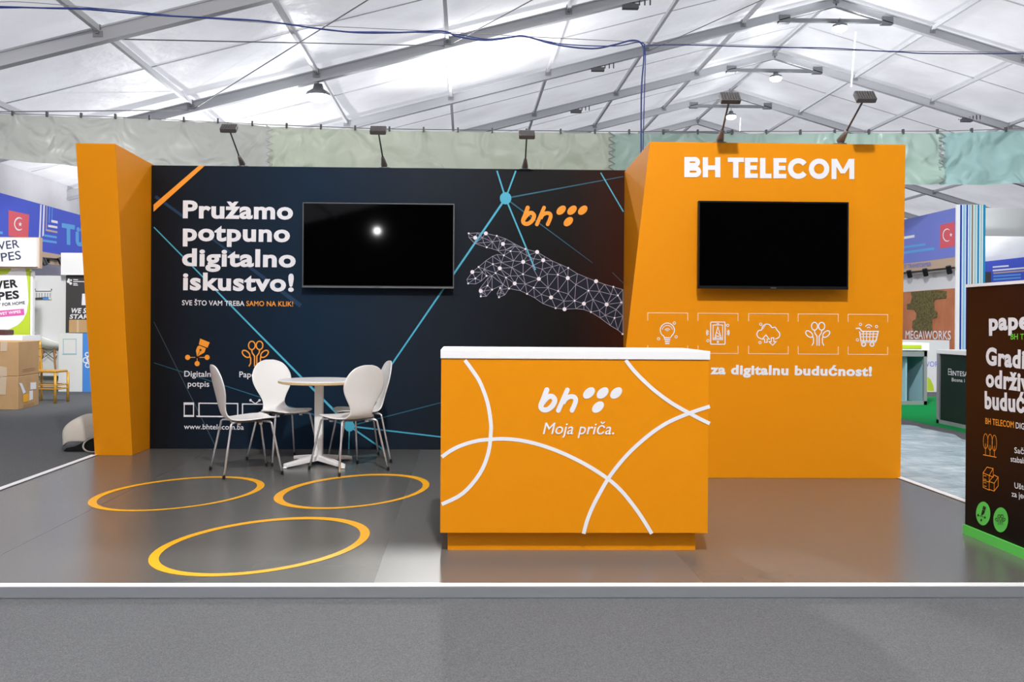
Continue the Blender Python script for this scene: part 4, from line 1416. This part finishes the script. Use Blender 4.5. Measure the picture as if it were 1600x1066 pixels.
# bag slumped behind the pillar
bagc = at(130, 707, ('z', CZ))
bg_ = thing('canvas_bag', 'slumped beige canvas bag with black underside on the carpet behind the leaning pillar', 'bag', bagc)
YB = 8.95
out = [(98, 690), (101, 675), (104, 664), (110, 655), (120, 650.5), (135, 650), (150, 652), (165, 660), (172, 675), (176, 700)]
vs, fs = [], []
NR = 9
for k, (x, y) in enumerate(out):
    p = at(x, y, ('y', YB))
    for j in range(NR):
        a = math.pi * j / (NR - 1)
        vs.append((p.x + .03 * math.sin(3 * a + k), YB + .17 + .24 * -math.cos(a) * (1 if 0 < k < 9 else .6), CZ + .012 + max(.03, (p.z - CZ - .02)) * (.25 + .75 * math.sin(a) ** .7)))
for k in range(len(out) - 1):
    for j in range(NR - 1):
        a = k * NR + j
        fs.append((a, a + 1, a + NR + 1, a + NR))
def md3(o):
    m = o.modifiers.new('solid', 'SOLIDIFY'); m.thickness = .02; m.offset = -1
    m = o.modifiers.new('sub', 'SUBSURF'); m.levels = 2; m.render_levels = 2
MB().add(vs, fs).build('canvas_body', 'cloth', bg_, smooth=True, mods=md3)
n = MB()
pl = ('y', YB - .09)
P = [(99, 705), (104, 700), (118, 697.5), (128, 692), (138, 685), (150, 681), (176, 681), (178, 707), (140, 707.5), (108, 707)]
q = [at(x, y, pl) for x, y in P]
q = [Vector((v.x, v.y, max(v.z, CZ + .004))) for v in q]
n.add([*q, *[v + Vector((0, .12, 0)) for v in q]], [tuple(range(len(q)))] + [(i, (i + 1) % len(q), len(q) + (i + 1) % len(q), len(q) + i) for i in range(len(q))])
n.build('black_underside', 'black', bg_, label='black underside')
n = MB(); n.tube([at(x, y, ('y', YB - .11)) for x, y in spline([(152, 682), (140, 686), (132, 692), (130, 699), (134, 704), (142, 706.5), (152, 706)], 4)], .008, 6); n.build('piping', 'cloth', bg_)

# ------------------------------------------------------------------ aisle beyond the orange tower
o = MB()
pts = []
NXf, NYf = 46, 70
vs, fs = [], []
rnd = random.Random(2)
wv = [(rnd.uniform(-1.2, 1.2), rnd.uniform(2, 13), rnd.uniform(0, 6.28), rnd.uniform(.002, .007)) for _ in range(14)]
for j in range(NYf + 1):
    for i in range(NXf + 1):
        x = 3.6 + (5.66 - 3.6) * i / NXf + (.04 * math.sin(j * .9) if i == NXf else 0)
        y = 4.9 + 7.6 * j / NYf
        z = CZ + .02 + sum(h * math.sin(a * x + b * y + ph) for a, b, ph, h in wv)
        vs.append((x, y, max(z, CZ + .004)))
for j in range(NYf):
    for i in range(NXf):
        a = j * (NXf + 1) + i
        fs.append((a, a + 1, a + NXf + 2, a + NXf + 1))
tag(o.add(vs, fs).build('plastic_film', 'film', smooth=True, kind='thing'), 'crumpled clear plastic sheet lying on the carpet beside the stand floor', 'plastic sheet')
tag(MB().box(6.02, 9.6, 9.0, 15.9, CZ, CZ + .003).build('green_carpet', 'greencarpet', kind='structure'), 'bright green carpet in the aisle beyond the orange tower', 'carpet')

RXP = 9.7
RP = ('x', RXP)
fr = thing('fascia_sign', 'lilac blue fascia with red flag beside the striped column', 'fascia', (RXP, 18.8, 2.6))
MB().box(RXP, RXP + .06, 17.51, 22, 2.60, 3.575).build('fascia_board', 'bluer', fr)
MB().box(RXP + .005, RXP + .06, 17.51, 22, 2.36, 2.60).build('tan_strip', 'tan', fr, label='beige board under the blue')
n = MB(); n.poly(RP, [(1469, 351.5), (1492, 346.5), (1492, 385), (1468.5, 388.5)]); n.build('flag', 'red', fr, label='red flag with white crescent and star')
n = MB()
n.rib(RP, [(1480.5 + 6.5 * math.cos(a), 367.5 + 9.5 * math.sin(a)) for a in [math.radians(55 + 250 * k / 14) for k in range(15)]], [.5, 1.2, 1.6, 1.9, 2.1, 2.2, 2.3, 2.3, 2.3, 2.2, 2.1, 1.9, 1.6, 1.2, .5], off=.006)
n.poly(RP, [(1486.3 + (2.4 if k % 2 == 0 else 1) * math.cos(math.radians(36 * k - 90)), 367 + (3.6 if k % 2 == 0 else 1.5) * math.sin(math.radians(36 * k - 90))) for k in range(10)], off=.006)
n.build('crescent_and_star', 'white', fr)
n = MB(); n.rib(RP, [(1405, 373), (1429, 369)], 4); n.build('white_stripe', 'white', fr)
n = MB(); n.rib(RP, [(1405, 387.5), (1446, 382)], 3.4); n.rib(RP, [(1405, 396), (1460, 388.5)], 3.8); n.build('light_blue_stripe', 'sky', fr)
text(MB(), 'OUTPUT TRANSFORMER', RP, (1398, 421), (1455, 416), 6, bold=.01).build('strip_lettering', 'bluer', fr)
pw = thing('timber_wall', 'white stand wall with an orange timber picture and moss cogs beyond the tower', 'display wall', (RXP + .15, 18.5, 0), kind='thing')
XW = RXP + .12
WPp = ('x', XW)
MB().box(XW, XW + .06, 17.51, 22, CZ, 2.36).build('white_panel', 'panel', pw)
n = MB(); n.poly(WPp, [(1405, 457), (1492.5, 450.5), (1492.5, 552), (1405, 552)], off=.004); n.build('timber_print', 'woodprint', pw)
n = MB()
def w5(p):
    return (1400 + p[0] / 8.2, 440 + p[1] / 8.2)
cog = [(200, 135), (215, 200), (195, 280), (150, 290), (150, 355), (240, 360), (272, 410), (265, 480), (222, 510), (218, 590), (240, 640), (470, 640), (465, 480), (530, 460), (535, 390), (500, 370), (492, 260), (520, 225), (650, 215), (655, 125), (500, 108)]
n.poly(WPp, [w5(p) for p in cog], off=.02)
base = list(n.v)
m_ = len(base)
n.add([v + Vector((.02, 0, 0)) for v in base], [])
n.f += [(i, (i + 1) % m_, m_ + (i + 1) % m_, m_ + i) for i in range(m_)]
n.build('moss_cog', 'moss', pw, label='mossy cog-shaped relief')
text(MB(), 'MEGA\\WORKS', ('x', XW), (1417, 529.5), (1488, 531), 12.5, bold=.01, off=.03).build('wall_lettering', 'white', pw)
rt = thing('spot_track', 'black lighting track with three spots under the lilac fascia', 'track light', (RXP - .05, 18.5, 2.35))
RT = ('x', RXP - .06)
MB().bar(at(1405, 427.5, RT), at(1491, 418.5, RT), .03, .035).build('rail', 'black', rt)
for x, y in ((1421, 428), (1446, 425.5), (1483, 421.5)):
    p = at(x, y, RT)
    MB().tube([p + Vector((-.02, 0, .07)), p + Vector((.03, .03, -.075))], .05, 12).build('spot_head', 'black', rt)
for yy in (18.2, 19.0):
    lamp_light('track_spot', 'SPOT', (RXP - .25, yy, 2.2), 40, .03, rot=(math.radians(0), math.radians(25), 0), spot=math.radians(80), color=(1, .93, .8))

# striped column
YS = 17.45
sc_ = thing('striped_column', 'tall white column with vertical blue and teal stripes', 'column', at(1520, 545, ('y', YS)), kind='thing')
bs = px_box(1493.5, 320, 1540, 560, YS, .045, True)
MB().box(*bs).build('column_body', 'laminate', sc_)
for x0, x1, c in ((1499, 1503.3, 'stripe1'), (1503.3, 1508.6, 'stripe2'), (1508.6, 1512.6, 'stripe1'), (1512.6, 1516.8, 'stripe2'), (1516.8, 1521, 'stripe3'), (1521, 1526, 'stripe5'), (1526, 1530.5, 'stripe4'), (1530.5, 1535, 'stripe5'), (1535, 1540, 'stripe4')):
    b_ = px_box(x0, 320, x1, 560, YS - .006, .006, True)
    MB().box(*b_).build('stripe', c, sc_)
# dark green counter along the aisle
gcn = thing('green_counter', 'dark green counter with white rim standing on the green carpet edge', 'counter', (6.26, 10.9, CZ))
GX = 6.24
MB().box(GX + .01, GX + .6, 9.9, 11.66, CZ + .035, .87).build('counter_body', 'bottle', gcn)
MB().box(GX - .02, GX + .63, 9.86, 11.7, .87, .925).build('counter_top', 'laminate', gcn, mods=bevel(.004))
n = MB(); n.box(GX - .012, GX + .03, 9.88, 11.7, CZ + .004, CZ + .05).box(GX - .012, GX + .03, 11.64, 11.7, CZ + .004, .87); n.build('frame_rail', 'alu', gcn)
GPp = ('x', GX + .01)
n = MB(); text(n, 'INTESA SANPAOLO', GPp, (1487.5, 587), (1560, 592), 7.5, bold=.01); text(n, 'Bosna i Hercegovina', GPp, (1487.5, 596), (1550, 601), 5.5, bold=.004)
n.rib(GPp, [(1482, 576.5), (1486.4, 577), (1486.4, 585.5), (1482, 585.3)], 1, True); n.rib(GPp, [(1482.3, 581), (1486.4, 581.4)], 1)
n.build('counter_lettering', 'white', gcn)
# glazed showcase
sh = thing('glass_showcase', 'aluminium framed showcase with a lime top band on the green carpet', 'showcase', at(1435, 635, ('z', CZ)))
b_ = px_box(1380, 536, 1449, 635, 14.3, .7, True)
x0, x1, y0, y1, z0, z1 = b_
z0 += .004
n = MB()
for sx in (x0, x1 - .05):
    for sy in (y0, y1 - .05):
        n.box(sx, sx + .05, sy, sy + .05, z0, z1 - .1)
n.box(x0, x1, y0, y0 + .04, z1 - .22, z1 - .13); n.box(x0, x1, y0, y0 + .04, z0, z0 + .06)
n.build('frame', 'alu', sh)
MB().box(x0, x1, y1 - .02, y1, z0 + .02, z1 - .1).box(x1 - .02, x1 - .005, y0 + .05, y1 - .05, z0 + .03, z1 - .13).box(x1 - .3, x1 - .28, y0 + .1, y1 - .02, z0 + .02, z1 - .14).build('side_panel', 'aqua', sh)
MB().box(x0, x1 + .02, y0 - .02, y1, z1 - .12, z1).build('worktop', 'laminate', sh)
b2 = px_box(1380, 539, 1440, 535 + 9, 14.27, .02)
MB().box(b2[0], b2[1], b2[2], b2[3], z1 - .09, z1 - .035).build('lime_band', 'lime', sh)
# white counter with printed word
wc = thing('white_counter', 'white counter with half-hidden blue word and lime curves behind the showcase', 'counter', at(1460, 611, ('z', CZ)))
b_ = px_box(1400, 532, 1483.5, 611, 17.1, .35, True)
MB().box(*b_).build('counter_body', 'panel', wc)
WCp = ('y', 17.1)
n = MB(); text(n, 'MEGAWORKS', WCp, (1416, 573), (1477, 573), 8, bold=.004); n.build('counter_lettering', 'bluer', wc)
n = MB(); n.poly(WCp, [(1449, 589), (1454, 593), (1458, 602), (1459.5, 611), (1449, 611)]); n.poly(WCp, [(1473, 575), (1475, 563), (1480, 555), (1480, 590), (1475, 585)]); n.build('lime_curve', 'lime', wc)

# far end beyond the column
YF = 26.0
tag(MB().box(*px_box(1500, 327, 1760, 373, YF + .4, .05)).build('grey_drape', 'greyfab', kind='thing'), 'flat grey drape hanging far behind the striped column', 'drape')
tag(MB().box(*px_box(1500, 371, 1760, 408, YF + .2, .05)).build('white_banner_cloth', 'whitefab', kind='thing'), 'wrinkled white cloth hanging below the far grey drape', 'cloth')
ff = thing('fascia_sign', 'far blue fascia with pale lines above the brown banner', 'fascia', at(1570, 445, ('y', YF)))
MB().add([at(1520, 411, ('y', YF)), at(1760, 384, ('y', YF)), at(1760, 470, ('y', YF)), at(1520, 470, ('y', YF))] + [at(x, y, ('y', YF)) + Vector((0, .06, 0)) for x, y in ((1520, 411), (1760, 384), (1760, 470), (1520, 470))], [(0, 1, 2, 3), (7, 6, 5, 4), (0, 4, 5, 1), (1, 5, 6, 2), (2, 6, 7, 3), (3, 7, 4, 0)]).build('fascia_board', 'blue', ff)
PFp = ('y', YF)
n = MB(); n.rib(PFp, [(1551, 417.5), (1576, 415.5)], 2.4); n.rib(PFp, [(1551, 423), (1620, 417)], 2.4); n.build('white_stripe', 'white', ff)
n = MB(); n.rib(PFp, [(1552, 427), (1620, 421.5)], 2.2); n.build('sand_stripe', 'tan', ff)
n = MB(); n.rib(PFp, [(1552, 432), (1595, 429)], 2.2); n.rib(PFp, [(1552, 437), (1595, 434)], 2.4); n.build('light_blue_stripe', 'sky', ff)
tag(MB().box(*px_box(1538, 425, 1548.5, 447, YF - .063, .06)).build('dark_screen', 'charcoal', kind='thing'), 'small dark monitor mounted beside the striped column', 'monitor')
